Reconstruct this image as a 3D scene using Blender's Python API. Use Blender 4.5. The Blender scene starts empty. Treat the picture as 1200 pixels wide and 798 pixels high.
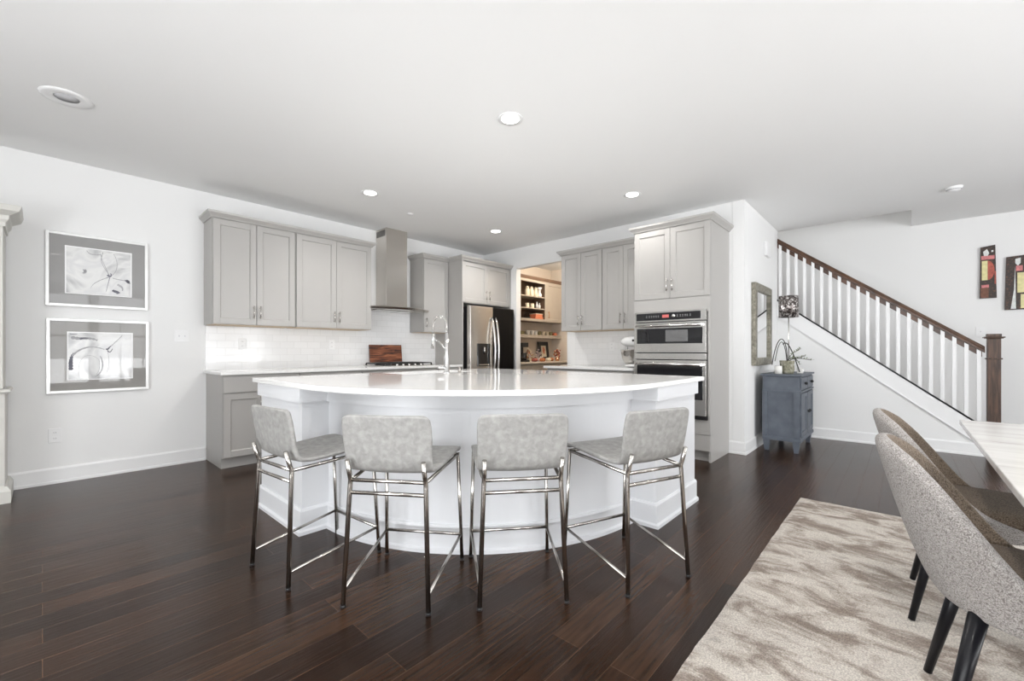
import bpy, bmesh, math, random
from mathutils import Vector, Matrix, noise
random.seed(7)
S = bpy.context.scene
COL = S.collection
PI = math.pi

# ------------------------------------------------------------------ camera, world, exposure
cam_d = bpy.data.cameras.new('camera')
cam = bpy.data.objects.new('camera', cam_d); COL.objects.link(cam)
cam.location = (0, 0, 1.11)
cam.rotation_euler = (PI/2, 0, math.atan2(458, 502) - PI/2)
cam_d.sensor_width = 36; cam_d.lens = 36*502/1200; cam_d.shift_y = 0.010
cam_d.clip_start = 0.02
S.camera = cam
S.view_settings.view_transform = 'Standard'
try: S.view_settings.look = 'None'
except Exception: pass
S.view_settings.gamma = 1
S.view_settings.use_curve_mapping = False
S.view_settings.exposure = 0.19

world = bpy.data.worlds.new('sky'); S.world = world
world.use_nodes = True
bgn = world.node_tree.nodes['Background']
bgn.inputs[0].default_value = (0.95, 0.97, 1.0, 1); bgn.inputs[1].default_value = 2.0

def area_light(name, loc, rot, sx, sy, power, color=(1, 1, 1)):
    l = bpy.data.lights.new(name, 'AREA'); l.shape = 'RECTANGLE'; l.size = sx; l.size_y = sy
    l.energy = power; l.color = color
    o = bpy.data.objects.new(name, l); COL.objects.link(o); o.location = loc; o.rotation_euler = rot
    return o
# window light from behind the camera, plus added upward fill for the ceiling
area_light('daylight_fill', (-2.62, 0.4, 1.45), (0, -PI/2, 0), 2.3, 4.2, 125, (0.97, 0.985, 1.0))
area_light('ceiling_fill', (-3.7, 0.4, 0.1), (0, -PI/2-math.radians(28), 0), 1.8, 5.0, 310, (0.97, 0.985, 1.0))  # added lamp, low outside and tilted up to brighten the ceiling
area_light('daylight_fill', (2.2, -4.32, 1.45), (PI/2, 0, 0), 5.4, 2.3, 160, (0.97, 0.985, 1.0))
area_light('ceiling_fill', (2.2, -5.4, 0.1), (PI/2+math.radians(28), 0, 0), 6.0, 1.8, 400, (0.97, 0.985, 1.0))  # second added upward lamp for the ceiling
# added fill lamp high in the closed stairwell, brightens its walls
area_light('daylight_fill', (7.15, 3.2, 4.4), (PI/2, 0, PI), 0.8, 1.2, 16, (1.0, 0.99, 0.96))

# ------------------------------------------------------------------ materials
def newmat(name):
    m = bpy.data.materials.new(name); m.use_nodes = True
    nt = m.node_tree; return m, nt, nt.nodes['Principled BSDF']
def N(nt, t, **kw):
    n = nt.nodes.new(t)
    for k, v in kw.items(): setattr(n, k, v)
    return n
def plain(name, col, rough=0.5, metal=0.0, spec=0.5, coat=0.0, var=0.03, scale=8, bump=0.0, bscale=60, emis=None, estr=0):
    m, nt, b = newmat(name)
    b.inputs['Roughness'].default_value = rough; b.inputs['Metallic'].default_value = metal
    b.inputs['Specular IOR Level'].default_value = spec; b.inputs['Coat Weight'].default_value = coat
    tc = N(nt, 'ShaderNodeTexCoord'); nz = N(nt, 'ShaderNodeTexNoise'); nz.inputs['Scale'].default_value = scale
    nt.links.new(tc.outputs['Object'], nz.inputs['Vector'])
    cr = N(nt, 'ShaderNodeValToRGB')
    a = [max(0, c*(1-var)) for c in col]; c2 = [min(1, c*(1+var)) for c in col]
    cr.color_ramp.elements[0].position = .3; cr.color_ramp.elements[1].position = .7
    cr.color_ramp.elements[0].color = (*a, 1); cr.color_ramp.elements[1].color = (*c2, 1)
    nt.links.new(nz.outputs['Fac'], cr.inputs['Fac']); nt.links.new(cr.outputs['Color'], b.inputs['Base Color'])
    if bump:
        n2 = N(nt, 'ShaderNodeTexNoise'); n2.inputs['Scale'].default_value = bscale
        nt.links.new(tc.outputs['Object'], n2.inputs['Vector'])
        bp = N(nt, 'ShaderNodeBump'); bp.inputs['Strength'].default_value = bump; bp.inputs['Distance'].default_value = .01
        nt.links.new(n2.outputs['Fac'], bp.inputs['Height']); nt.links.new(bp.outputs['Normal'], b.inputs['Normal'])
    if emis:
        b.inputs['Emission Color'].default_value = (*emis, 1); b.inputs['Emission Strength'].default_value = estr
    return m

def brick_mat(name, w, h, c1, c2, cm, mortar, axes, rough, bump, offset=.5, grain=False, scuff=0.0, smooth=.1, spec=.5):
    m, nt, b = newmat(name)
    tc = N(nt, 'ShaderNodeTexCoord'); sp = N(nt, 'ShaderNodeSeparateXYZ'); cb = N(nt, 'ShaderNodeCombineXYZ')
    nt.links.new(tc.outputs['Object'], sp.inputs[0])
    nt.links.new(sp.outputs[axes[0]], cb.inputs[0]); nt.links.new(sp.outputs[axes[1]], cb.inputs[1])
    br = N(nt, 'ShaderNodeTexBrick'); br.offset = offset
    br.inputs['Scale'].default_value = 1; br.inputs['Brick Width'].default_value = w; br.inputs['Row Height'].default_value = h
    br.inputs['Mortar Size'].default_value = mortar; br.inputs['Mortar Smooth'].default_value = smooth
    br.inputs['Color1'].default_value = (*c1, 1); br.inputs['Color2'].default_value = (*c2, 1); br.inputs['Mortar'].default_value = (*cm, 1)
    nt.links.new(cb.outputs[0], br.inputs['Vector'])
    b.inputs['Roughness'].default_value = rough; b.inputs['Specular IOR Level'].default_value = spec
    out = br.outputs['Color']; 
    hgt = N(nt, 'ShaderNodeMath', operation='MULTIPLY'); hgt.inputs[1].default_value = -1
    nt.links.new(br.outputs['Fac'], hgt.inputs[0]); hout = hgt.outputs[0]
    if grain:
        mp = N(nt, 'ShaderNodeMapping'); mp.inputs['Scale'].default_value = (1.6, 28, 1)
        nt.links.new(cb.outputs[0], mp.inputs[0])
        nz = N(nt, 'ShaderNodeTexNoise'); nz.inputs['Scale'].default_value = 2.2; nz.inputs['Detail'].default_value = 6; nz.inputs['Distortion'].default_value = .6
        nt.links.new(mp.outputs[0], nz.inputs['Vector'])
        n3 = N(nt, 'ShaderNodeTexNoise'); n3.inputs['Scale'].default_value = 1.1; n3.inputs['Detail'].default_value = 3
        nt.links.new(cb.outputs[0], n3.inputs['Vector'])
        cr = N(nt, 'ShaderNodeValToRGB'); cr.color_ramp.elements[0].position = .3; cr.color_ramp.elements[0].color = (.62, .60, .58, 1)
        cr.color_ramp.elements[1].position = .72; cr.color_ramp.elements[1].color = (1.4, 1.32, 1.22, 1)
        nt.links.new(nz.outputs['Fac'], cr.inputs['Fac'])
        mx = N(nt, 'ShaderNodeMix', data_type='RGBA', blend_type='MULTIPLY'); mx.inputs['Factor'].default_value = 1
        nt.links.new(out, mx.inputs['A']); nt.links.new(cr.outputs['Color'], mx.inputs['B'])
        cr2 = N(nt, 'ShaderNodeValToRGB'); cr2.color_ramp.elements[0].position = .35; cr2.color_ramp.elements[0].color = (.72, .72, .74, 1)
        cr2.color_ramp.elements[1].position = .68; cr2.color_ramp.elements[1].color = (1.35, 1.22, 1.1, 1)
        nt.links.new(n3.outputs['Fac'], cr2.inputs['Fac'])
        mx2 = N(nt, 'ShaderNodeMix', data_type='RGBA', blend_type='MULTIPLY'); mx2.inputs['Factor'].default_value = 1
        nt.links.new(mx.outputs['Result'], mx2.inputs['A']); nt.links.new(cr2.outputs['Color'], mx2.inputs['B'])
        out = mx2.outputs['Result']
        ad = N(nt, 'ShaderNodeMath', operation='MULTIPLY_ADD'); ad.inputs[1].default_value = .55
        nt.links.new(nz.outputs['Fac'], ad.inputs[0]); nt.links.new(hout, ad.inputs[2]); hout = ad.outputs[0]
        rr = N(nt, 'ShaderNodeMapRange'); rr.inputs['To Min'].default_value = rough-.04; rr.inputs['To Max'].default_value = rough+.05
        nt.links.new(n3.outputs['Fac'], rr.inputs['Value']); nt.links.new(rr.outputs[0], b.inputs['Roughness'])
    if scuff:
        nz = N(nt, 'ShaderNodeTexNoise'); nz.inputs['Scale'].default_value = 9
        nt.links.new(cb.outputs[0], nz.inputs['Vector'])
        ad = N(nt, 'ShaderNodeMath', operation='MULTIPLY_ADD'); ad.inputs[1].default_value = scuff
        nt.links.new(nz.outputs['Fac'], ad.inputs[0]); nt.links.new(hout, ad.inputs[2]); hout = ad.outputs[0]
    nt.links.new(out, b.inputs['Base Color'])
    bp = N(nt, 'ShaderNodeBump'); bp.inputs['Strength'].default_value = bump; bp.inputs['Distance'].default_value = .004
    nt.links.new(hout, bp.inputs['Height']); nt.links.new(bp.outputs['Normal'], b.inputs['Normal'])
    return m

def ramp_noise(name, stops, scale=3, detail=5, nrough=.5, dist=0.0, stretch=(1, 1, 1), rough=.6, bump=0, bscale=200, metal=0, kind='noise', spec=.5, sheen=0, rot=(0,0,0), contrast_second=None):
    m, nt, b = newmat(name)
    tc = N(nt, 'ShaderNodeTexCoord'); mp = N(nt, 'ShaderNodeMapping'); mp.inputs['Scale'].default_value = stretch
    mp.inputs['Rotation'].default_value = rot
    nt.links.new(tc.outputs['Object'], mp.inputs[0])
    nz = N(nt, 'ShaderNodeTexNoise'); nz.inputs['Scale'].default_value = scale; nz.inputs['Detail'].default_value = detail; nz.inputs['Distortion'].default_value = dist; nz.inputs['Roughness'].default_value = nrough
    nt.links.new(mp.outputs[0], nz.inputs['Vector'])
    cr = N(nt, 'ShaderNodeValToRGB')
    el = cr.color_ramp.elements
    while len(el) < len(stops): el.new(.5)
    for e, (p, c) in zip(el, stops): e.position = p; e.color = (*c, 1)
    nt.links.new(nz.outputs['Fac'], cr.inputs['Fac'])
    out = cr.outputs['Color']
    if contrast_second:
        sc, lo, hi = contrast_second
        nf = N(nt, 'ShaderNodeTexNoise'); nf.inputs['Scale'].default_value = sc; nf.inputs['Detail'].default_value = 3
        nt.links.new(tc.outputs['Object'], nf.inputs['Vector'])
        c2 = N(nt, 'ShaderNodeValToRGB'); c2.color_ramp.elements[0].position = .35; c2.color_ramp.elements[1].position = .65
        c2.color_ramp.elements[0].color = (lo, lo, lo, 1); c2.color_ramp.elements[1].color = (hi, hi, hi, 1)
        nt.links.new(nf.outputs['Fac'], c2.inputs['Fac'])
        mx = N(nt, 'ShaderNodeMix', data_type='RGBA', blend_type='MULTIPLY'); mx.inputs['Factor'].default_value = 1
        nt.links.new(out, mx.inputs['A']); nt.links.new(c2.outputs['Color'], mx.inputs['B']); out = mx.outputs['Result']
    nt.links.new(out, b.inputs['Base Color'])
    b.inputs['Roughness'].default_value = rough; b.inputs['Metallic'].default_value = metal; b.inputs['Specular IOR Level'].default_value = spec
    b.inputs['Sheen Weight'].default_value = sheen
    if bump:
        if kind == 'voronoi':
            n2 = N(nt, 'ShaderNodeTexVoronoi'); n2.inputs['Scale'].default_value = bscale; h = n2.outputs['Distance']
        else:
            n2 = N(nt, 'ShaderNodeTexNoise'); n2.inputs['Scale'].default_value = bscale; n2.inputs['Detail'].default_value = 3; h = n2.outputs['Fac']
        nt.links.new(tc.outputs['Object'], n2.inputs['Vector'])
        bp = N(nt, 'ShaderNodeBump'); bp.inputs['Strength'].default_value = bump; bp.inputs['Distance'].default_value = .006
        nt.links.new(h, bp.inputs['Height']); nt.links.new(bp.outputs['Normal'], b.inputs['Normal'])
    return m

def boucle_mat(name, c0, c1):
    m, nt, b = newmat(name)
    tc = N(nt, 'ShaderNodeTexCoord')
    v = N(nt, 'ShaderNodeTexVoronoi'); v.inputs['Scale'].default_value = 300
    dn = N(nt, 'ShaderNodeTexNoise'); dn.inputs['Scale'].default_value = 60
    mx = N(nt, 'ShaderNodeMix', data_type='VECTOR'); mx.inputs['Factor'].default_value = .02
    nt.links.new(tc.outputs['Object'], dn.inputs['Vector'])
    nt.links.new(tc.outputs['Object'], mx.inputs['A']); nt.links.new(dn.outputs['Color'], mx.inputs['B'])
    nt.links.new(mx.outputs['Result'], v.inputs['Vector'])
    cr = N(nt, 'ShaderNodeValToRGB'); e = cr.color_ramp.elements
    e[0].position = .1; e[0].color = (*c0, 1); e[1].position = .8; e[1].color = (*c1, 1)
    nt.links.new(v.outputs['Distance'], cr.inputs['Fac']); nt.links.new(cr.outputs['Color'], b.inputs['Base Color'])
    b.inputs['Roughness'].default_value = .95; b.inputs['Specular IOR Level'].default_value = .1; b.inputs['Sheen Weight'].default_value = .15
    bp = N(nt, 'ShaderNodeBump'); bp.invert = True; bp.inputs['Strength'].default_value = .8; bp.inputs['Distance'].default_value = .004
    nt.links.new(v.outputs['Distance'], bp.inputs['Height']); nt.links.new(bp.outputs['Normal'], b.inputs['Normal'])
    return m

def steel_mat(name, col, rough, stretch=(2, 2, 200)):
    m, nt, b = newmat(name)
    tc = N(nt, 'ShaderNodeTexCoord'); mp = N(nt, 'ShaderNodeMapping'); mp.inputs['Scale'].default_value = stretch
    nz = N(nt, 'ShaderNodeTexNoise'); nz.inputs['Scale'].default_value = 3
    nt.links.new(tc.outputs['Object'], mp.inputs[0]); nt.links.new(mp.outputs[0], nz.inputs['Vector'])
    r = N(nt, 'ShaderNodeMapRange'); r.inputs['To Min'].default_value = rough*.8; r.inputs['To Max'].default_value = rough*1.25
    nt.links.new(nz.outputs['Fac'], r.inputs['Value']); nt.links.new(r.outputs[0], b.inputs['Roughness'])
    b.inputs['Base Color'].default_value = (*col, 1); b.inputs['Metallic'].default_value = 1
    return m

def emit(name, col, s):
    m, nt, b = newmat(name)
    b.inputs['Base Color'].default_value = (*col, 1)
    b.inputs['Emission Color'].default_value = (*col, 1); b.inputs['Emission Strength'].default_value = s
    return m
def pane_mat():
    m, nt, b = newmat('window_glass')
    out = nt.nodes['Material Output']
    tr = N(nt, 'ShaderNodeBsdfTransparent'); gl = N(nt, 'ShaderNodeBsdfGlossy'); gl.inputs['Roughness'].default_value = .02
    mx = N(nt, 'ShaderNodeMixShader'); mx.inputs[0].default_value = .06
    nt.links.new(tr.outputs[0], mx.inputs[1]); nt.links.new(gl.outputs[0], mx.inputs[2]); nt.links.new(mx.outputs[0], out.inputs['Surface'])
    return m
def ink_art(name, seed, dark):
    """abstract grey ink wash on white paper"""
    m, nt, b = newmat(name)
    tc = N(nt, 'ShaderNodeTexCoord'); mp = N(nt, 'ShaderNodeMapping'); mp.inputs['Location'].default_value = (seed, seed*2, 0)
    nt.links.new(tc.outputs['Object'], mp.inputs[0])
    n1 = N(nt, 'ShaderNodeTexNoise'); n1.inputs['Scale'].default_value = 3.4; n1.inputs['Distortion'].default_value = 1.3; n1.inputs['Detail'].default_value = 3
    nt.links.new(mp.outputs[0], n1.inputs['Vector'])
    c1 = N(nt, 'ShaderNodeValToRGB'); e = c1.color_ramp.elements
    e[0].position = .30; e[0].color = (.34, .34, .35, 1); e[1].position = .44; e[1].color = (.60, .60, .60, 1)
    x = e.new(.52); x.color = (.74, .74, .73, 1); x = e.new(.62); x.color = (.66, .66, .665, 1); x = e.new(.72); x.color = (.78, .78, .77, 1)
    nt.links.new(n1.outputs['Fac'], c1.inputs['Fac'])
    nt.links.new(c1.outputs['Color'], b.inputs['Base Color'])
    b.inputs['Roughness'].default_value = .35; b.inputs['Coat Weight'].default_value = .5; b.inputs['Coat Roughness'].default_value = .02
    return m

M = {}
M['wall'] = plain('wall_paint', (.83, .83, .825), .85, spec=.2, var=.006, scale=1)
M['ceil'] = plain('ceiling_paint', (.88, .88, .875), .9, spec=.1, var=.006, scale=1)
M['trim'] = plain('trim_paint', (.84, .84, .84), .4, var=.008, scale=2)
M['cab'] = plain('grey_cabinet_paint', (.425, .412, .395), .38, var=.02, scale=2)
M['cabin'] = plain('cabinet_underside_wood', (.55, .42, .28), .5, var=.1, scale=6)
M['island'] = plain('island_paint', (.74, .75, .77), .45, var=.008, scale=2)
M['floor'] = brick_mat('dark_wood_floor', 1.35, .127, (.020, .0105, .0065), (.052, .0285, .0170), (.085, .048, .029), .0013, (0, 1), .24, .5, offset=.37, grain=True, spec=.27)
M['tileA'] = brick_mat('subway_tile', .152, .076, (.80, .80, .80), (.84, .84, .84), (.74, .74, .735), .0022, (0, 2), .09, .35, scuff=.9)
M['tileB'] = brick_mat('subway_tile_side', .152, .076, (.80, .80, .80), (.84, .84, .84), (.74, .74, .735), .0022, (1, 2), .09, .35, scuff=.9)
M['quartz'] = ramp_noise('white_quartz', [(.3, (.82, .815, .80)), (.7, (.88, .875, .865))], scale=60, rough=.07)
M['steel'] = steel_mat('brushed_steel', (.62, .59, .55), .24)
M['steel2'] = steel_mat('brushed_steel_horizontal', (.70, .69, .67), .2, (2, 2, 120))
M['chrome'] = steel_mat('polished_chrome', (.80, .80, .80), .08)
M['nickel'] = steel_mat('satin_nickel', (.60, .58, .55), .22)
M['gun'] = steel_mat('gunmetal_tube', (.50, .475, .445), .2)
M['white_metal'] = plain('white_enamel', (.85, .85, .84), .2, coat=.5)
M['black'] = plain('black_plastic', (.012, .012, .013), .4)
M['bglass'] = plain('black_glass', (.01, .01, .012), .04, coat=.6)
M['bsteel'] = plain('black_gloss_door', (.006, .006, .006), .3, spec=.12)
M['iron'] = plain('cast_iron', (.02, .02, .02), .55)
M['leather'] = ramp_noise('grey_faux_leather', [(.3, (.26, .256, .245)), (.5, (.315, .31, .298)), (.72, (.385, .38, .365))], scale=34, detail=6, dist=.4, rough=.6, bump=.12, bscale=160)
M['boucle'] = boucle_mat('grey_boucle', (.56, .53, .505), (.20, .18, .168)); M['boucle_b'] = boucle_mat('brown_boucle', (.30, .235, .175), (.10, .075, .055))
M['legb'] = plain('black_wood', (.006, .006, .008), .3, spec=.25)
M['rug'] = ramp_noise('rug_pile', [(.38, (.27, .225, .19)), (.45, (.36, .31, .27)), (.475, (.46, .41, .36)), (.52, (.53, .48, .43)), (.54, (.61, .565, .51)), (.62, (.57, .525, .47)), (.64, (.45, .41, .37))],
    scale=4.6, detail=13, nrough=.68, dist=.55, stretch=(1.5, .75, 1), rot=(0, 0, math.radians(-8)), rough=.95, bump=1.0, bscale=230, spec=.05, contrast_second=(170, .74, 1.2))
M['marble'] = ramp_noise('marble_top', [(.30, (.42, .405, .38)), (.36, (.60, .585, .565)), (.46, (.66, .645, .625)), (.60, (.71, .695, .675))], scale=1.6, detail=7, dist=1.4, stretch=(9, 1.0, 1), rot=(0, 0, math.radians(6)), rough=.18)
M['walnut'] = ramp_noise('walnut_board', [(.35, (.04, .012, .006)), (.5, (.17, .05, .02)), (.65, (.36, .14, .065))], scale=3, detail=6, dist=1.0, stretch=(1.2, 1, 14), rough=.45)
M['rail'] = ramp_noise('dark_oak_rail', [(.3, (.035, .016, .009)), (.7, (.12, .055, .028))], scale=6, detail=5, dist=.8, stretch=(6, 1, 1), rough=.35)
M['newel'] = ramp_noise('dark_oak_newel', [(.3, (.03, .015, .010)), (.7, (.12, .065, .040))], scale=6, detail=5, dist=.8, stretch=(8, 8, .8), rough=.4)
M['blue'] = ramp_noise('weathered_blue_paint', [(.3, (.080, .094, .118)), (.7, (.120, .137, .165))], scale=9, detail=6, rough=.5, bump=.1, bscale=40)
M['frame_w'] = plain('silver_white_frame', (.85, .85, .84), .25, metal=.15, coat=.3)
def mat_with_glass(n, c): return plain(n, c, .45, coat=.5, var=.02, scale=5)
M['mat_g'] = mat_with_glass('grey_mat_board', (.27, .265, .26))
M['mat_g2'] = mat_with_glass('taupe_mat_board', (.25, .24, .225))
for k in ('mat_g', 'mat_g2'): M[k].node_tree.nodes['Principled BSDF'].inputs['Coat Roughness'].default_value = .02
M['art1'] = ink_art('ink_wash_art', 3.1, .2); M['art2'] = ink_art('ink_wash_art_loops', 8.7, .1)
M['ink'] = plain('pale_grey_ink', (.36, .36, .37), .5, var=.3, scale=12); M['inkd'] = plain('dark_ink', (.12, .12, .15), .5, var=.3, scale=20)
M['mirror'] = plain('mirror_glass', (.9, .9, .9), .01, metal=1.0, var=0)
M['mframe'] = ramp_noise('distressed_silver_frame', [(.3, (.13, .12, .09)), (.7, (.34, .32, .26))], scale=40, rough=.45, metal=.3, bump=.5, bscale=90)
M['shade'] = ramp_noise('mercury_glass_shade', [(.35, (.05, .042, .04)), (.5, (.22, .19, .18)), (.62, (.85, .82, .80))], scale=45, detail=5, rough=.25, metal=.6)
M['stone'] = ramp_noise('mossy_stone_pot', [(.3, (.12, .12, .08)), (.5, (.27, .26, .19)), (.7, (.46, .44, .37))], scale=38, rough=.85, bump=.7, bscale=80)
M['twig'] = plain('dark_twig', (.06, .055, .05), .7)
M['leaf'] = plain('pale_green_leaf', (.22, .25, .15), .6, var=.2)
M['ceramic'] = plain('white_ceramic', (.80, .79, .76), .2)
M['cream'] = plain('cream_ceramic', (.68, .60, .46), .35, var=.08)
M['clay'] = plain('coral_painted_box', (.68, .22, .11), .5, var=.1)
M['amber'] = plain('amber_autumn_fabric', (.45, .16, .06), .8, var=.3, scale=60)
M['rust'] = plain('rust_red_berries', (.30, .07, .05), .6, var=.3, scale=60)
M['olive'] = plain('olive_ceramic', (.30, .26, .13), .4, var=.1)
M['lav'] = plain('dusty_mauve_ceramic', (.45, .37, .38), .5, var=.2, scale=30)
M['copper'] = steel_mat('copper', (.75, .42, .26), .25)
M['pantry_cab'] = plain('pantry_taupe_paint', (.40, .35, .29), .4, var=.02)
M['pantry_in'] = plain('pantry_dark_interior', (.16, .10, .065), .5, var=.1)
M['pantry_wall'] = plain('pantry_wall_paint', (.64, .57, .49), .85, var=.01)
M['lamp_on'] = emit('lit_lens', (1, .97, .92), 9)
M['lens_off'] = plain('frosted_lens', (.62, .62, .64), .3)
M['red'] = emit('red_clock_display', (.55, .13, .12), .12)
M['greyprint'] = plain('grey_print', (.30, .30, .30), .4)
M['glass'] = pane_mat()
M['hutch'] = plain('antique_white_paint', (.66, .65, .61), .45, var=.02)
M['artdark'] = ramp_noise('dark_mosaic_board', [(.3, (.015, .013, .012)), (.55, (.05, .03, .022)), (.72, (.16, .07, .04))], scale=50, rough=.5)
M['pink'] = plain('dusty_pink_patch', (.60, .20, .20), .5, var=.2, scale=40)
M['yellow'] = plain('pale_yellow_patch', (.72, .66, .34), .5, var=.1, scale=30)
M['redp'] = plain('brick_red_patch', (.42, .09, .06), .5, var=.25, scale=40)
M['brownp'] = plain('brown_patch', (.17, .065, .035), .5, var=.25, scale=30)
M['whitep'] = plain('chalk_white_patch', (.70, .72, .70), .5, var=.1, scale=40)

# ------------------------------------------------------------------ mesh builder
class MB:
    """collects shapes (world or local coordinates) and links them as one mesh"""
    def __init__(s, fr=None):
        s.v = []; s.f = []; s.m = []; s.sm = []; s.mi = 0; s.fr = fr; s.smooth = False
    def pt(s, p): return s.fr(p) if s.fr else tuple(p)
    def add(s, vs, fs, smooth=None):
        n = len(s.v); s.v += [s.pt(p) for p in vs]
        for f in fs:
            s.f.append([i+n for i in f]); s.m.append(s.mi); s.sm.append(s.smooth if smooth is None else smooth)
        return s
    def box(s, x0, y0, z0, x1, y1, z1):
        x0, x1 = min(x0, x1), max(x0, x1); y0, y1 = min(y0, y1), max(y0, y1); z0, z1 = min(z0, z1), max(z0, z1)
        vs = [(x0, y0, z0), (x1, y0, z0), (x1, y1, z0), (x0, y1, z0), (x0, y0, z1), (x1, y0, z1), (x1, y1, z1), (x0, y1, z1)]
        return s.add(vs, [(0, 3, 2, 1), (4, 5, 6, 7), (0, 1, 5, 4), (1, 2, 6, 5), (2, 3, 7, 6), (3, 0, 4, 7)], False)
    def prism(s, pts, a, b, axis='z'):
        """polygon pts (2D) extruded from a to b"""
        n = len(pts)
        if axis == 'z': q = lambda p, t: (p[0], p[1], t)
        elif axis == 'x': q = lambda p, t: (t, p[0], p[1])
        else: q = lambda p, t: (p[0], t, p[1])
        vs = [q(p, a) for p in pts]+[q(p, b) for p in pts]
        fs = [tuple(range(n))[::-1], tuple(range(n, 2*n))]+[(i, (i+1) % n, n+(i+1) % n, n+i) for i in range(n)]
        return s.add(vs, fs, False)
    def rod(s, p0, p1, r0, r1=None, seg=12):
        return s.tube([p0, p1], r0, seg, r1=r1)
    def tube(s, path, r, seg=10, r1=None, cap=True, radii=None):
        P = [Vector(p) for p in path]; n = len(P)
        if radii is None: radii = [r if r1 is None else r+(r1-r)*i/(n-1) for i in range(n)]
        vs = []; fs = []; up = None
        for i in range(n):
            t = (P[min(i+1, n-1)]-P[max(i-1, 0)]).normalized()
            if up is None:
                a = Vector((0, 0, 1)) if abs(t.z) < .9 else Vector((1, 0, 0))
                up = t.cross(a).normalized()
            else: up = (up-t*up.dot(t)).normalized()
            w = t.cross(up)
            for k in range(seg):
                an = 2*PI*k/seg; vs.append(tuple(P[i]+(up*math.cos(an)+w*math.sin(an))*radii[i]))
        for i in range(n-1):
            for k in range(seg): fs.append((i*seg+k, i*seg+(k+1) % seg, (i+1)*seg+(k+1) % seg, (i+1)*seg+k))
        s.add(vs, fs, True)
        if cap: 
            m = len(s.v)-len(vs)
            s.f.append([m+k for k in range(seg)][::-1]); s.f.append([m+(n-1)*seg+k for k in range(seg)])
            s.m += [s.mi]*2; s.sm += [False]*2
        return s
    def lathe(s, prof, c=(0, 0, 0), seg=24, smooth=True):
        """prof: list of (r, z)"""
        vs = []; fs = []
        for r, z in prof:
            for k in range(seg):
                a = 2*PI*k/seg; vs.append((c[0]+max(r, 1e-4)*math.cos(a), c[1]+max(r, 1e-4)*math.sin(a), c[2]+z))
        for i in range(len(prof)-1):
            for k in range(seg): fs.append((i*seg+k, i*seg+(k+1) % seg, (i+1)*seg+(k+1) % seg, (i+1)*seg+k))
        s.add(vs, fs, smooth)
        return s
    def sphere(s, c, r, sx=1, sy=1, sz=1, seg=12, rings=8):
        prof = [(math.sin(PI*i/rings), -math.cos(PI*i/rings)) for i in range(rings+1)]
        vs = []; fs = []
        for q, z in prof:
            for k in range(seg):
                a = 2*PI*k/seg; vs.append((c[0]+r*sx*max(q, 1e-3)*math.cos(a), c[1]+r*sy*max(q, 1e-3)*math.sin(a), c[2]+r*sz*z))
        for i in range(rings):
            for k in range(seg): fs.append((i*seg+k, i*seg+(k+1) % seg, (i+1)*seg+(k+1) % seg, (i+1)*seg+k))
        return s.add(vs, fs, True)
    def sweep(s, path, prof, closed=False, flip=1):
        """profile (out, z) swept with mitres along the 2D path; out = to the right of travel * flip"""
        n = len(path); P = [Vector(p) for p in path]; cols = []
        for i in range(n):
            a = P[i-1] if (i > 0 or closed) else None; b = P[(i+1) % n] if (i < n-1 or closed) else None
            ds = []
            if a is not None: ds.append((P[i]-a).normalized())
            if b is not None: ds.append((b-P[i]).normalized())
            ns = [Vector((d.y, -d.x))*flip for d in ds]
            nn = sum(ns, Vector((0, 0)))/len(ns); l = nn.length; nn.normalize()
            k = 1/max(l, .3)
            cols.append([(P[i].x+nn.x*o*k, P[i].y+nn.y*o*k, z) for o, z in prof])
        m = len(prof); vs = [p for c in cols for p in c]; fs = []
        for i in range(n if closed else n-1):
            for j in range(m):
                a = i*m+j; b = i*m+(j+1) % m; c = ((i+1) % n)*m+(j+1) % m; d = ((i+1) % n)*m+j
                fs.append((a, b, c, d))
        if not closed: fs += [tuple(range(m))[::-1], tuple((n-1)*m+j for j in range(m))]
        return s.add(vs, fs, False)
    def build(s, name, mat, parent=None, bevel=0, seg=2, org=None, subsurf=0, solid=0, smooth_angle=None, offset=0):
        me = bpy.data.meshes.new(name)
        o0 = Vector(org) if org is not None else Vector((0, 0, 0))
        me.from_pydata([tuple(Vector(p)-o0) for p in s.v], [], s.f)
        mats = mat if isinstance(mat, (list, tuple)) else [mat]
        for mm in mats: me.materials.append(M[mm] if isinstance(mm, str) else mm)
        for p, i, sm in zip(me.polygons, s.m, s.sm): p.material_index = i; p.use_smooth = sm
        bm = bmesh.new(); bm.from_mesh(me); bmesh.ops.remove_doubles(bm, verts=bm.verts, dist=1e-5)
        bmesh.ops.recalc_face_normals(bm, faces=bm.faces); bm.to_mesh(me); bm.free()
        o = bpy.data.objects.new(name, me); COL.objects.link(o)
        if parent is not None: o.parent = parent
        if solid:
            md = o.modifiers.new('Solidify', 'SOLIDIFY'); md.thickness = solid; md.offset = offset
        if bevel:
            md = o.modifiers.new('Bevel', 'BEVEL'); md.width = bevel; md.segments = seg; md.limit_method = 'ANGLE'; md.angle_limit = math.radians(28)
        if subsurf:
            md = o.modifiers.new('Subsurf', 'SUBSURF'); md.levels = subsurf; md.render_levels = subsurf
        return o

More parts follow.
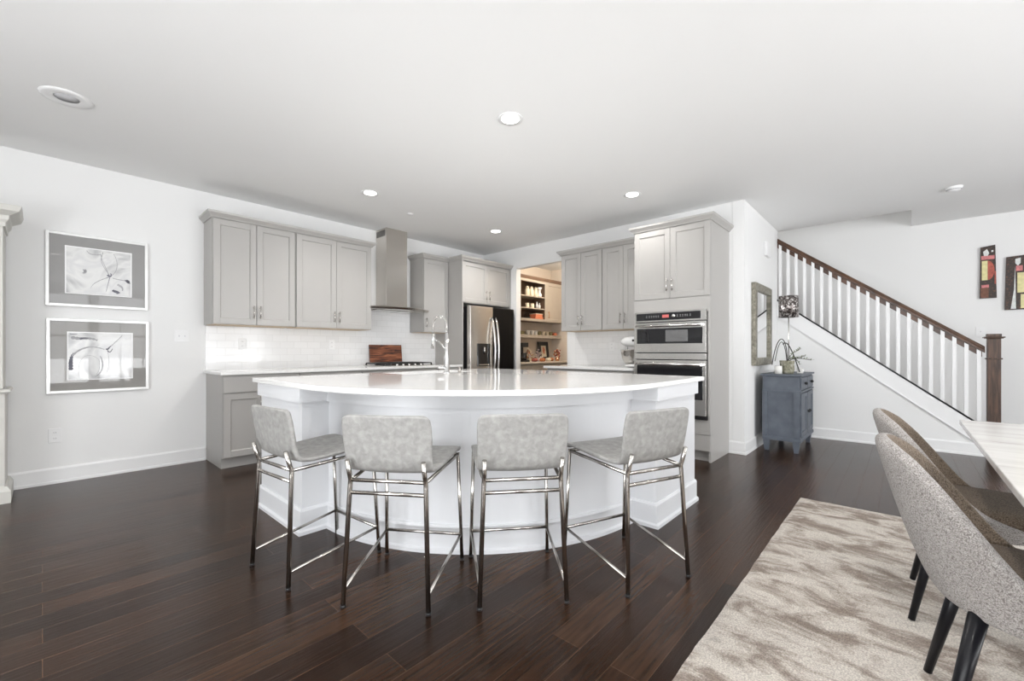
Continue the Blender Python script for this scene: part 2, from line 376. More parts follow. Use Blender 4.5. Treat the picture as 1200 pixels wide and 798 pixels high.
def tag(o, label=None, cat=None, group=None, kind=None):
    if label: o['label'] = label
    if cat: o['category'] = cat
    if group: o['group'] = group
    if kind: o['kind'] = kind
    return o
def thing(name, label, cat, loc=(0, 0, 0), rz=0, group=None):
    o = bpy.data.objects.new(name, None); COL.objects.link(o); o.empty_display_size = .1
    o.location = loc; o.rotation_euler = (0, 0, rz)
    return tag(o, label, cat, group)
class T:
    """a thing built with world-space shapes; its Empty stands at org"""
    def __init__(s, name, label, cat, org, group=None):
        s.o = thing(name, label, cat, org, 0, group); s.org = Vector(org)
    def part(s, mb, name, mat, parent=None, **k):
        return mb.build(name, mat, parent or s.o, org=s.org, **k)
def copy_tree(o, parent=None):
    c = o.copy(); COL.objects.link(c); c.parent = parent
    for ch in list(o.children): copy_tree(ch, c)
    return c
def struct(name, mb, mat, **k):
    return tag(mb.build(name, mat, **k), kind='structure')

# frames for cabinets: (u along the run, v out from the wall into the room, w up)
YW = 5.25; XW = 5.05
FL = lambda p: (p[0], YW-p[1], p[2])          # left wall run: u = X
FR = lambda p: (XW-p[1], p[0], p[2])          # right wall run: u = Y
FP = FL

CROWN = [(0, 0), (.008, 0), (.014, .012), (.030, .028), (.042, .040), (.046, .058), (0, .058)]

def shaker(T_, fr, u0, u1, w0, w1, v, mat='cab', name='door', parent=None, rail=.057, th=.019):
    """five-piece door: frame with a recessed flat panel"""
    mb = MB(fr)
    r = min(rail, (w1-w0)*.32)
    mb.box(u0, v, w0, u0+rail, v+th, w1); mb.box(u1-rail, v, w0, u1, v+th, w1)
    mb.box(u0+rail, v, w0, u1-rail, v+th, w0+r); mb.box(u0+rail, v, w1-r, u1-rail, v+th, w1)
    # sloped inner edge + panel
    a0, a1, b0, b1 = u0+rail, u1-rail, w0+r, w1-r; s_ = .006; vp = v+th-.011
    o_ = [(a0, v+th-.001, b0), (a1, v+th-.001, b0), (a1, v+th-.001, b1), (a0, v+th-.001, b1)]
    i_ = [(a0+s_, vp, b0+s_), (a1-s_, vp, b0+s_), (a1-s_, vp, b1-s_), (a0+s_, vp, b1-s_)]
    mb.add(o_+i_, [(0, 1, 5, 4), (1, 2, 6, 5), (2, 3, 7, 6), (3, 0, 4, 7), (4, 5, 6, 7)], False)
    return T_.part(mb, name, mat, parent, bevel=.0015, seg=1)
def slab_front(T_, fr, u0, u1, w0, w1, v, mat='cab', name='drawer', th=.019):
    return T_.part(MB(fr).box(u0, v, w0, u1, v+th, w1), name, mat, bevel=.002, seg=1)
def pull(T_, fr, parent, u, w, v, length=.13, vertical=True, mat='nickel'):
    mb = MB(fr); h = length/2; d = .028
    if vertical:
        mb.tube([(u, v+d, w-h), (u, v+d+.003, w), (u, v+d, w+h)], .0055, 8)
        for q in (-.048, .048): mb.tube([(u, v-.001, w+q), (u, v+d, w+q)], .0045, 8)
    else:
        mb.tube([(u-h, v+d, w), (u, v+d+.003, w), (u+h, v+d, w)], .0055, 8)
        for q in (-.048, .048): mb.tube([(u+q, v-.001, w), (u+q, v+d, w)], .0045, 8)
    return T_.part(mb, 'handle', mat, parent)

def upper(label, fr, u0, u1, w0, w1, depth, doors, group, crown_path=None, mat='cab', filler=0.0, flip=1):
    t = T('wall_cabinet', label, 'cabinet', fr(((u0+u1)/2, depth/2, w0)), group)
    mb = MB(fr).box(u0, 0.001, w0, u1, depth-.02, w1)
    mb.mi = 1; mb.box(u0+.015, .01, w0-.004, u1-.015, depth-.03, w0+.002)
    t.part(mb, 'body', [mat, 'cabin'])
    n = doors; wd = (u1-u0-.010)/n
    for i in range(n):
        a = u0+.005+wd*i+.002; b = u0+.005+wd*(i+1)-.002
        d = shaker(t, fr, a, b, w0+.004, w1-.012, depth-.019)
        if n == 2: hu = b-.028 if i == 0 else a+.028
        else: hu = a+.028
        pull(t, fr, d, hu, w0+.13, depth)
    if crown_path:
        pts = [fr((p[0], p[1], 0))[:2] for p in crown_path]
        t.part(MB().sweep(pts, [(o, z+w1-.008) for o, z in CROWN], flip=flip), 'crown_moulding', mat)
    return t

def base_unit(label, fr, u0, u1, depth, layout, group, end_panel=False, mat='cab'):
    """layout: 'dd' wide drawer over two doors, 'd' drawer over a door, '3' three drawers, 's' two doors"""
    t = T('base_cabinet', label, 'cabinet', fr(((u0+u1)/2, depth/2, 0)), group)
    t.part(MB(fr).box(u0, .001, .105, u1, depth-.02, .884), 'body', mat)
    t.part(MB(fr).box(u0+.003, .001, 0, u1-.003, depth-.085, .104), 'toe_kick', mat)
    v = depth-.019; a, b = u0+.004, u1-.004
    if layout in ('dd', 'd'):
        d = slab_front(t, fr, a, b, .715, .866, v); pull(t, fr, d, (a+b)/2, .79, depth, vertical=False)
    if layout == 'dd' or layout == 's':
        m = (a+b)/2; top = .706 if layout == 'dd' else .866
        d = shaker(t, fr, a, m-.0015, .112, top, v); pull(t, fr, d, m-.03, top-.1, depth)
        d = shaker(t, fr, m+.0015, b, .112, top, v); pull(t, fr, d, m+.03, top-.1, depth)
    elif layout == 'd':
        d = shaker(t, fr, a, b, .112, .706, v); pull(t, fr, d, b-.03, .6, depth)
    elif layout == '3':
        for z0, z1 in ((.715, .866), (.42, .706), (.112, .411)):
            d = slab_front(t, fr, a, b, z0, z1, v); pull(t, fr, d, (a+b)/2, z1-.07, depth, vertical=False)
    return t

# ------------------------------------------------------------------ setting
H = 2.727
struct('floor', MB().box(-2.6, -4.3, -.1, 7.8, 5.4, 0), 'floor')
c = MB(); c.box(-2.6, -4.3, H, 6.735, 5.4, H+.3); c.box(6.735, -4.3, H, 7.8, -.08, H+.3); c.box(6.735, 3.45, H, 7.1, 5.4, H+.3)
struct('ceiling', c, 'ceil')
struct('wall_left', MB().box(-2.6, YW, 0, XW, YW+.12, H-.001), 'wall')
w = MB(); w.box(XW, 4.516, 0, XW+.10, YW+.12, H-.001); w.box(XW, 1.37, 0, XW+.10, 3.54, H-.001); w.box(XW, 3.54, 2.408, XW+.10, 4.516, H-.001)
struct('wall_kitchen', w, 'wall')
struct('wall_hall', MB().box(XW, 1.25, 0, 6.60, 1.368, H-.001), 'wall')
# stairwell walls
struct('wall_stair_far', MB().box(7.6, -4.3, 0, 7.72, 5.0, 5.5), 'wall')
sw = MB(); sw.box(6.605, 1.25, 0, 6.70, 3.44, H-.001); sw.box(6.62, -.2, H+.301, 6.735, 3.44, 5.5)
struct('wall_stair_inner', sw, 'wall')
sw = MB(); sw.box(6.735, 3.30, H+.301, 7.6, 3.42, 5.5)
struct('wall_stair_end', sw, 'wall'); struct('wall_stair_front', MB().box(6.735, -.2, H+.301, 7.6, -.08, 5.5), 'wall')
struct('ceiling_stair', MB().box(6.6, -.2, 5.501, 7.72, 3.6, 5.6), 'ceil')
# pantry
struct('wall_pantry_back', MB().box(XW+.101, YW, 0, 7.1, YW+.12, H-.001), 'pantry_wall')
struct('wall_pantry_right', MB().box(6.94, 3.45, 0, 7.06, YW-.001, H-.001), 'pantry_wall')
struct('wall_pantry_front', MB().box(XW+.101, 3.33, 0, 6.604, 3.449, H-.001), 'pantry_wall')
# walls with windows behind the camera
def window_wall(name, axis, pos, a0, a1, wins, th):
    mb = MB(); cur = a0; z0, z1 = .3, 2.5
    def bx(p, q, za, zb):
        if axis == 'x': mb.box(pos, p, za, pos-th, q, zb)
        else: mb.box(p, pos, za, q, pos-th, zb)
    for (p, q) in wins: bx(cur, p, 0, H-.001); bx(p, q, 0, z0); bx(p, q, z1, H-.001); cur = q
    bx(cur, a1, 0, H-.001)
    struct(name, mb, 'wall')
wx = [(-1.6, -.35), (-.25, 1.0), (1.1, 2.35)]
wy = [(-.5, .8), (.9, 2.2), (2.3, 3.6), (3.7, 5.0)]
window_wall('wall_back_left', 'x', -2.45, -4.2, 5.24, wx, .12)
window_wall('wall_back_right', 'y', -4.15, -2.44, 7.59, wy, .12)
k = 0
for axis, pos, wins in (('x', -2.45, wx), ('y', -4.15, wy)):
    for (p, q) in wins:
        k += 1; mb = MB(); z0, z1 = .3, 2.5; e = .05
        def bx(a, b, za, zb, d0=.03, d1=.08):
            if axis == 'x': mb.box(pos-d0, a, za, pos-d1, b, zb)
            else: mb.box(a, pos-d0, za, b, pos-d1, zb)
        bx(p+.002, p+e, z0+.002, z1-.002); bx(q-e, q-.002, z0+.002, z1-.002); bx(p+e, q-e, z0+.002, z0+e); bx(p+e, q-e, z1-e, z1-.002)
        bx(p+e, q-e, 1.45, 1.50)
        for j in (1, 2): m = p+(q-p)*j/3; bx(m-.01, m+.01, z0+e, z1-e)
        mb.mi = 1; bx(p+e, q-e, z0+e, z1-e, .052, .056)
        struct('window_%d' % k, mb, ['trim', 'glass'])
# baseboards
BB = [(0, 0), (.022, 0), (.022, .018), (.014, .024), (.014, .118), (.008, .132), (0, .132)]
struct('baseboard_left', MB().sweep([(-2.44, YW-.0005), (1.115, YW-.0005)], BB), 'trim')
struct('baseboard_kitchen', MB().sweep([(XW-.0005, 1.398), (XW-.0005, 1.2495), (6.6, 1.2495)], BB, flip=1), 'trim')
# open box of the pantry doorway, stair skirt, tile
struct('trim_1', MB().box(1.12, YW-.009, .9145, 4.018, YW-.0005, 1.371).box(2.79, YW-.009, 1.371, 3.565, YW-.0005, 1.70), 'tileA')
struct('trim_2', MB().box(XW-.009, 2.212, .9145, XW-.0005, 3.40, 1.371), 'tileB')

# knee wall under the stair rail
SL = .79
kz = lambda y: .374+SL*(y+.53)           # top of the sloping knee wall
y_end = -.637
mb = MB().prism([(y_end, 0), (1.249, 0), (1.249, kz(1.249)), (y_end, kz(y_end))], 6.66, 6.735, 'x')
struct('wall_stair_knee', mb, 'wall')
mb = MB().prism([(1.249, kz(1.249)-.19), (1.249, kz(1.249)-.001), (y_end, kz(y_end)), (y_end, kz(y_end)-.19)], 6.648, 6.659, 'x')
mb.prism([(1.249, kz(1.249)-.205), (1.249, kz(1.249)-.19), (y_end, kz(y_end)-.19), (y_end, kz(y_end)-.205)], 6.642, 6.659, 'x')
struct('trim_3', mb, 'trim')
struct('baseboard_stair', MB().sweep([(6.6595, 1.225), (6.6595, -.637)], BB, flip=1), 'trim')

struct('baseboard_right', MB().sweep([(7.5995, -.70), (7.5995, -4.1)], BB, flip=1), 'trim')

# staircase
t = T('staircase', 'dark staircase rising behind the white knee wall with balusters', 'staircase', (7.15, -.64, 0))
ST = MB(); n = 14; run = .24; rise = .19
for i in range(n):
    y = -.64+run*i
    t.part(MB().box(6.74, y, 0 if i < 2 else rise*(i-1)+.02, 7.59, y+.02, rise*(i+1)-.031), 'riser', 'trim')
    t.part(MB().box(6.74, y-.025, rise*(i+1)-.03, 7.59, y+run+.018, rise*(i+1)), 'tread', 'rail', bevel=.006)

# rail, balusters, newel
t = T('stair_balustrade', 'white balusters under a dark brown handrail along the stairs', 'railing', (6.66, -.655, 0))
rz_ = lambda y: 1.101+.778*(y+.653)
y0, y1 = -.637, 1.247
def slope_bar(x0, x1, zo0, zo1, fn, ya=y0, yb=y1):
    return MB().prism([(ya, fn(ya)+zo0), (yb, fn(yb)+zo0), (yb, fn(yb)+zo1), (ya, fn(ya)+zo1)], x0, x1, 'x')
mb = MB(); xs = 6.69
prof = [(-.033, -.025), (-.033, .0), (-.026, .012), (-.024, .03), (-.012, .042), (.012, .042), (.024, .03), (.026, .012), (.033, 0), (.033, -.025)]
vs = []
for ya in (y0, y1):
    for a, z in prof: vs.append((xs+a, ya, rz_(ya)+z))
m = len(prof); fs = [tuple(range(m)), tuple(range(m, 2*m))[::-1]]+[(j, (j+1) % m, m+(j+1) % m, m+j) for j in range(m)]
mb.add(vs, fs, False)
t.part(mb, 'handrail', 'rail')
t.part(slope_bar(xs-.020, xs+.020, -.085, -.026, rz_, y0+.02), 'rail_fillet', 'rail')
t.part(slope_bar(xs-.045, xs+.045, .001, .022, kz, -.637, 1.247), 'shoe_rail', 'legb')
nb = 21
ys = [-.594+i*(1.215+.594)/(nb-1) for i in range(nb)]
for y in ys:
    a = .016
    zb0, zb1 = kz(y-a)+.023, kz(y+a)+.023; zt0, zt1 = rz_(y-a)-.03, rz_(y+a)-.03
    t.part(MB().prism([(y-a, zb0), (y+a, zb1), (y+a, zt1), (y-a, zt0)], xs-a-.006, xs+a-.006, 'x'), 'baluster', 'trim')
t = T('newel_post', 'square dark stained newel post with stepped cap at foot of stairs', 'post', (6.69, -.70, 0))
nx, ny, q = 6.69, -.700, .048
t.part(MB().box(nx-q, ny-q, 0, nx+q, ny+q, 1.235), 'post', 'newel', bevel=.003)
mb = MB(); 
t.part(MB().box(nx-q-.010, ny-q-.010, 1.02, nx+q+.010, ny+q+.010, 1.035), 'collar', 'newel', bevel=.003)
for a, z0, z1 in ((q+.016, 1.2355, 1.243), (q+.026, 1.243, 1.256), (q+.004, 1.256, 1.285)):
    mb.box(nx-a, ny-a, z0, nx+a, ny+a, z1)
t.part(mb, 'cap', 'newel', bevel=.003)

# ------------------------------------------------------------------ kitchen cabinets
g = 'grey wall cabinets with two shaker doors'
upper('grey two-door wall cabinet left of the hood, nearest the framed pictures', FL, 1.105, 1.873, 1.372, 2.412, .33, 2, None,
      [(1.105, 0.001), (1.105, .33), (1.8745, .33)], flip=1)
upper('grey two-door wall cabinet directly left of the steel range hood', FL, 1.876, 2.785, 1.372, 2.412, .33, 2, None,
      [(1.8755, .33), (2.785, .33), (2.785, .001)], flip=1)
upper('narrow grey single-door wall cabinet between hood and refrigerator', FL, 3.572, 4.016, 1.372, 2.412, .33, 1, None,
      [(3.572, 0.001), (3.572, .33), (4.016, .33)], flip=1)
upper('grey two-door wall cabinet beside the pantry opening', FR, 2.782, 3.412, 1.372, 2.395, .33, 2, None,
      [(2.7805, .33), (3.412, .33), (3.412, .001)], flip=-1)
upper('grey two-door wall cabinet between pantry cabinet and oven tower', FR, 2.208, 2.779, 1.372, 2.395, .33, 2, None,
      [(2.208, .33), (2.7795, .33)], flip=-1)

gb = None
base_unit('grey base cabinet at left end of the wall counter, drawer over doors', FL, 1.125, 1.805, .61, 'dd', gb)
base_unit('grey three-drawer base cabinet, second from left under the wall counter', FL, 1.809, 2.50, .61, '3', gb)
base_unit('grey two-door base cabinet under the gas cooktop', FL, 2.504, 3.60, .61, 's', gb)
base_unit('grey narrow base cabinet against the refrigerator panel', FL, 3.604, 4.014, .61, 'd', gb)
base_unit('grey drawer base cabinet under the short counter beside oven tower', FR, 2.212, 2.83, .61, '3', gb)
base_unit('grey base cabinet at pantry end of the short right counter', FR, 2.834, 3.44, .61, 'dd', gb)

o = MB().box(1.10, 4.612, .8845, 4.016, 5.2495, .914).build('countertop', 'quartz', bevel=.003); tag(o, 'white quartz countertop along the left wall under the hood', 'countertop')
o = MB().box(4.41, 2.209, .8845, 5.0495, 3.47, .914).build('countertop', 'quartz', bevel=.003); tag(o, 'short white quartz countertop between oven tower and pantry opening', 'countertop')

# refrigerator surround
t = T('refrigerator_cabinet', 'tall grey surround with two doors above the refrigerator', 'cabinet', (4.53, 4.95, 0))
t.part(MB().box(4.018, 4.622, 0, 4.037, YW-.001, 2.412), 'side_panel', 'cab')
t.part(MB().box(5.030, 4.63, 0, 5.048, YW-.001, 2.412), 'side_panel', 'cab')
t.part(MB().box(4.038, 4.66, 1.80, 5.029, YW-.001, 2.412), 'body', 'cab')
for i, (a, b) in enumerate(((4.042, 4.532), (4.535, 5.026))):
    d = shaker(t, FL, a, b, 1.812, 2.395, .59); pull(t, FL, d, b-.03 if i == 0 else a+.03, 1.94, .609)
pts = [(4.018, 4.877), (4.018, 4.622), (5.048, 4.622)]
t.part(MB().sweep(pts, [(o_, z+2.404) for o_, z in CROWN], flip=1), 'crown_moulding', 'cab')

# refrigerator
t = T('refrigerator', 'side-by-side refrigerator, steel left door with dispenser, black right door', 'refrigerator', (4.525, 4.9, 0))
t.part(MB().box(4.07, 4.585, .02, 4.98, 5.22, 1.745), 'body', 'black', bevel=.004)
dL = t.part(MB().box(4.065, 4.505, .06, 4.520, 4.58, 1.755), 'door', 'steel', bevel=.012, seg=3); tag(dL, 'stainless steel left door')
dR = t.part(MB().box(4.527, 4.505, .06, 4.985, 4.58, 1.755), 'door', 'bsteel', bevel=.012, seg=3); tag(dR, 'gloss black right door')
dsp = t.part(MB().box(4.20, 4.496, .885, 4.455, 4.506, 1.215), 'dispenser', 'bglass', dL, bevel=.003); tag(dsp, 'black water dispenser')
mb = MB(); mb.box(4.225, 4.492, .90, 4.43, 4.4955, .915); mb.tube([(4.33, 4.49, 1.16), (4.33, 4.487, 1.06)], .012, 8)
t.part(mb, 'dispenser_spout', 'steel2', dL)
for x, d_ in ((4.487, dL), (4.562, dR)):
    path = []
    for i in range(13):
        u = i/12; z = .62+.98*u; bow = math.sin(PI*u)
        path.append((x, 4.50-.075*bow**.6, z))
    t.part(MB().tube(path, .015, 10), 'handle', 'steel2', d_)
t.part(MB().box(4.225, 4.5035, 1.66, 4.25, 4.5055, 1.685), 'badge', 'steel2', dL)

# range hood
t = T('range_hood', 'stainless steel chimney range hood with curved canopy', 'range hood', (3.19, 5.1, 1.66))
ch = t.part(MB().box(3.03, 4.99, 1.70, 3.35, YW-.001, H-.002), 'chimney', 'steel', bevel=.002)
mb = MB()
for i in range(9): mb.box(3.0285, 5.02+i*.024, 2.62, 3.0299, 5.034+i*.024, 2.70)
t.part(mb, 'vent_slots', 'black', ch)
mb = MB(); n = 24; top = []; bot = []
def canopy(hw, yb, ye, ym, z):
    pts = [(3.197-hw, yb, z)]
    for i in range(n+1):
        u = -1+2*i/n; pts.append((3.197+hw*u, ye-(ye-ym)*math.cos(u*PI/2), z))
    pts.append((3.197+hw, yb, z)); return pts
rings = [canopy(.436, YW-.012, 4.90, 4.755, 1.640), canopy(.444, YW-.012, 4.89, 4.735, 1.666), canopy(.43, YW-.012, 4.90, 4.75, 1.676), canopy(.19, YW-.012, 5.0, 4.96, 1.705)]
m = len(rings[0]); vs = [p for r in rings for p in r]; fs = [tuple(range(m))[::-1], tuple(range(3*m, 4*m))]
for a in range(3):
    for j in range(m): fs.append((a*m+j, a*m+(j+1) % m, (a+1)*m+(j+1) % m, (a+1)*m+j))
mb.add(vs, fs, False)
t.part(mb, 'canopy', 'steel')
mb = MB(); t.part(MB().box(2.86, 4.93, 1.632, 3.19, 5.2, 1.6395), 'grease_filter', 'steel2'); t.part(MB().box(3.205, 4.93, 1.632, 3.535, 5.2, 1.6395), 'grease_filter', 'steel2')
# cooktop
t = T('gas_cooktop', 'black gas cooktop with cast iron grates set in the wall counter', 'cooktop', (3.18, 4.93, .9145))
t.part(MB().box(2.81, 4.68, .9145, 3.56, 5.17, .924), 'tray', 'steel2', bevel=.003)
for gx in (2.83, 3.075, 3.32):
    mb = MB(); x0, x1 = gx, gx+.225; y0_, y1_ = 4.71, 5.14; z0, z1 = .942, .956
    for x in (x0, x1): mb.box(x-.006, y0_, z0, x+.006, y1_, z1)
    for y in (y0_, (y0_+y1_)/2, y1_): mb.box(x0, y-.006, z0, x1, y+.006, z1)
    xm = (x0+x1)/2; mb.box(xm-.005, y0_, z0, xm+.005, y1_, z1)
    for y in (4.82, 5.03): mb.box(x0, y-.004, z0, x1, y+.004, z1)
    for x in (x0, x1):
        for y in (y0_, y1_): mb.box(x-.008, y-.008, .924, x+.008, y+.008, z0)
    t.part(mb, 'grate', 'iron')
    for y in (4.80, 5.04):
        t.part(MB().lathe([(.0001, 0), (.045, 0), (.045, .008), (.03, .010), (.03, .017), (.0001, .017)], (xm, y, .924), 16), 'burner', 'iron')
for i in range(5):
    t.part(MB().lathe([(.0001, 0), (.017, 0), (.015, .02), (.0001, .02)], (3.00+i*.09, 4.692, .924), 14), 'knob', 'chrome')
# cutting board leaning at the back of the cooktop
t = T('cutting_board', 'walnut cutting board leaning on the white tile behind cooktop', 'cutting board', (3.16, 5.19, .957))
mb = MB(); mb.add([(2.915, 5.19, .957), (3.405, 5.19, .957), (3.405, 5.21, .957), (2.915, 5.21, .957),
                   (2.915, 5.215, 1.19), (3.405, 5.215, 1.19), (3.405, 5.235, 1.19), (2.915, 5.235, 1.19)],
                  [(0, 3, 2, 1), (4, 5, 6, 7), (0, 1, 5, 4), (1, 2, 6, 5), (2, 3, 7, 6), (3, 0, 4, 7)], False)
t.part(mb, 'board', 'walnut', bevel=.004)

# oven tower
OX = 4.43; OY0, OY1 = 1.40, 2.205
t = T('oven_cabinet', 'tall grey oven tower with two doors over the wall ovens', 'cabinet', (4.74, 1.80, 0))
mb = MB(); mb.box(OX+.02, OY0, 0, XW-.001, OY0+.019, 2.412); mb.box(OX+.02, OY1-.019, .105, XW-.001, OY1, 2.412)
mb.box(OX+.02, OY0+.019, 1.545, XW-.001, OY1-.019, 2.412); mb.box(OX+.02, OY0+.019, .105, XW-.001, OY1-.019, .412)
mb.box(XW-.03, OY0+.019, .412, XW-.001, OY1-.019, 1.545)
t.part(mb, 'body', 'cab')
mb = MB(); mb.box(OX, OY0, 1.505, OX+.0195, OY1, 1.655); mb.box(OX, OY0, .275, OX+.0195, OY1, .418)
mb.box(OX, OY0, .418, OX+.0195, OY0+.022, 1.505); mb.box(OX, OY1-.022, .418, OX+.0195, OY1, 1.505)
t.part(mb, 'face_frame', 'cab')
t.part(MB().box(OX+.075, OY0+.02, 0, XW-.001, OY1-.001, .104), 'toe_kick', 'cab')
d = slab_front(t, FR, OY0+.003, OY1-.003, .112, .268, XW-OX-.0195)
for i, (a, b) in enumerate(((OY0+.003, 1.801), (1.804, OY1-.003))):
    d = shaker(t, FR, a, b, 1.662, 2.40, XW-OX-.019); pull(t, FR, d, b-.028 if i == 0 else a+.028, 1.80, XW-OX)
t.part(MB().sweep([(XW-.001, OY0), (OX, OY0), (OX, OY1), (4.665, OY1)], [(o_*1.05, z+2.405) for o_, z in CROWN], flip=-1), 'crown_moulding', 'cab')

def glazed_door(T_, name, z0, z1, zw0, zw1, mat_frame='steel2'):
    a, b = 1.427, 2.178
    d = T_.part(MB().box(OX-.045, a, z0, OX-.002, b, z1), name, mat_frame, bevel=.004)
    T_.part(MB().box(OX-.048, a+.03, zw0, OX-.0451, b-.03, zw1), 'window', 'bglass', d)
    return d
t = T('microwave_oven', 'built-in stainless microwave with black control strip, above the oven', 'microwave', (OX+.1, 1.8, 1.07))
t.part(MB().box(OX-.002, 1.43, 1.075, OX+.35, 2.175, 1.5), 'body', 'black')
cp = t.part(MB().box(OX-.045, 1.427, 1.415, OX-.002, 2.178, 1.525), 'control_panel', 'steel2', bevel=.003)
t.part(MB().box(OX-.048, 1.475, 1.432, OX-.0451, 2.155, 1.508), 'display', 'bglass', cp)
t.part(MB().box(OX-.0495, 1.795, 1.455, OX-.0481, 1.865, 1.487), 'clock', 'red', cp)
mb = MB()
for y in [1.90, 1.925, 1.95, 1.975, 2.0, 2.03, 1.70, 1.60, 1.62, 1.645, 1.67, 1.57]:
    mb.box(OX-.0495, y, 1.462, OX-.0481, y+.012, 1.468); mb.box(OX-.0495, y, 1.475, OX-.0481, y+.012, 1.481)
t.part(mb, 'key_marks', 'greyprint', cp)
t.part(MB(lambda p: (OX-.05+p[2]*-1, 1.745+p[0], 1.472+p[1])).lathe([(.0001, .006), (.016, .006), (.018, 0)], (0, 0, 0), 16), 'dial', 'steel2', cp)
d = glazed_door(t, 'door', 1.09, 1.408, 1.185, 1.345)
t.part(MB().box(OX-.0495, 1.60, 1.205, OX-.0481, 1.83, 1.325), 'inner_glass', plain('grey_mesh_glass', (.17, .17, .17), .15), d)
mb = MB(); mb.tube([(OX-.085, 1.46, 1.372), (OX-.085, 2.145, 1.372)], .014, 12)
for y in (1.475, 2.13): mb.box(OX-.082, y-.012, 1.36, OX-.0451, y+.012, 1.384)
t.part(mb, 'handle', 'steel2', d)
t = T('wall_oven', 'built-in stainless wall oven with black window below the microwave', 'oven', (OX+.1, 1.8, .42))
t.part(MB().box(OX-.002, 1.43, .42, OX+.5, 2.175, 1.07), 'body', 'black')
t.part(MB().box(OX-.045, 1.427, 1.02, OX-.002, 2.178, 1.083), 'vent_trim', 'steel2', bevel=.003)
d = glazed_door(t, 'door', .46, 1.012, .62, .955)
mb = MB(); mb.tube([(OX-.09, 1.46, .972), (OX-.09, 2.145, .972)], .015, 12)
for y in (1.475, 2.13): mb.box(OX-.087, y-.012, .96, OX-.0451, y+.012, .984)
t.part(mb, 'handle', 'steel2', d)
t.part(MB().box(OX-.03, 1.427, .424, OX-.002, 2.178, .455), 'bottom_vent', 'black')

# stand mixer
mx, my = 4.70, 2.37
t = T('stand_mixer', 'white stand mixer with steel bowl on the short counter', 'mixer', (mx, my, .9145))
mb = MB(); mb.sphere((mx, my-.02, .935), .1, 1.0, 1.1, .22, 16, 8); t.part(mb, 'base', 'white_metal')
t.part(MB().tube([(mx, my-.095, .94), (mx, my-.10, 1.08), (mx, my-.09, 1.16)], .045, 14, radii=[.05, .04, .045]), 'column', 'white_metal')
t.part(MB().sphere((mx, my+.005, 1.22), .065, .95, 2.1, .95, 18, 12), 'head', 'white_metal')
t.part(MB().tube([(mx-.001, my+.065, 1.175), (mx-.001, my+.065, 1.06)], .016, 10), 'beater_shaft', 'chrome')
t.part(MB().lathe([(.0001, 0), (.045, 0), (.05, .012), (.085, .06), (.098, .13), (.1, .165), (.104, .168), (.096, .165), (.08, .06), (.0001, .02)], (mx, my+.03, .955), 24), 'bowl', 'nickel')
t.part(MB().sphere((mx-.055, my-.045, 1.23), .014), 'speed_knob', 'black')

# ------------------------------------------------------------------ island
US, VS = 1/math.sqrt(2), 1/math.sqrt(2)
def arc(cu, cv, R, p0, p1, n=40):
    def uv(p): return ((p[0]+p[1])/math.sqrt(2), (p[0]-p[1])/math.sqrt(2))
    a0 = math.atan2(uv(p0)[1]-cv, cu-uv(p0)[0]); a1 = math.atan2(uv(p1)[1]-cv, cu-uv(p1)[0])
    out = []
    for i in range(n+1):
        a = a0+(a1-a0)*i/n; u = cu-R*math.cos(a); v = cv+R*math.sin(a)
        out.append(((u+v)/math.sqrt(2), (u-v)/math.sqrt(2)))
    return out
cv = -.0636
bp0, bp1 = (1.225, 2.69), (2.60, 1.315)
barc = arc(3.745, cv, 1.378, bp0, bp1)
outer = [(1.06, 3.40), (1.06, 2.69)]+barc+[(2.60, 1.15), (3.285, 1.15)]
t = T('kitchen_island', 'white kitchen island with curved front and square end blocks', 'kitchen island', (2.2, 2.3, 0))
loop = outer+[(3.285, 3.40)]
# hollow carcass: outer skin with thickness
mb = MB(); mb.sweep(loop, [(0, .001), (0, .884), (-.03, .884), (-.03, .001)], closed=True, flip=1)
t.part(mb, 'body', 'island')
t.part(MB().sweep(outer, [(.0005, 0), (.030, 0), (.030, .02), (.016, .028), (.016, .138), (.008, .152), (.0005, .152)], flip=1), 'baseboard', 'island')
t.part(MB().sweep(outer, [(.0005, .795), (.026, .795), (.026, .8835), (.0005, .8835)], flip=1), 'apron', 'island')
op = t.part(MB().box(2.93, 1.147, .60, 3.0, 1.1495, .715), 'outlet_plate', 'trim')

sarc = arc(3.616, cv, 1.492, (1.02, 2.57), (2.48, 1.11))
souter = [(1.02, 3.47), (1.02, 2.57)]+sarc[1:-1]+[(2.48, 1.11), (3.38, 1.11), (3.38, 3.47)]
hole = [(2.02, 3.02), (2.78, 3.02), (2.78, 3.40), (2.02, 3.40)]
bm = bmesh.new()
def ringe(pts, z):
    vs = [bm.verts.new((x, y, z)) for x, y in pts]; es = [bm.edges.new((vs[i], vs[(i+1) % len(vs)])) for i in range(len(vs))]
    return vs, es
tops = []
for z in (.8845, .914):
    ov, oe = ringe(souter, z); hv, he = ringe(hole, z)
    bmesh.ops.triangle_fill(bm, edges=oe+he, use_beauty=True); tops.append((ov, hv))
for a, b in zip(tops[0], tops[1]):
    for i in range(len(a)): j = (i+1) % len(a); bm.faces.new((a[i], a[j], b[j], b[i]))
bmesh.ops.recalc_face_normals(bm, faces=bm.faces)
me = bpy.data.meshes.new('island_countertop'); bm.to_mesh(me); bm.free(); me.materials.append(M['quartz'])
o = bpy.data.objects.new('island_countertop', me); COL.objects.link(o)
md = o.modifiers.new('Bevel', 'BEVEL'); md.width = .003; md.segments = 2; md.limit_method = 'ANGLE'
tag(o, 'glossy white quartz island countertop with curved front edge and sink cutout', 'countertop')

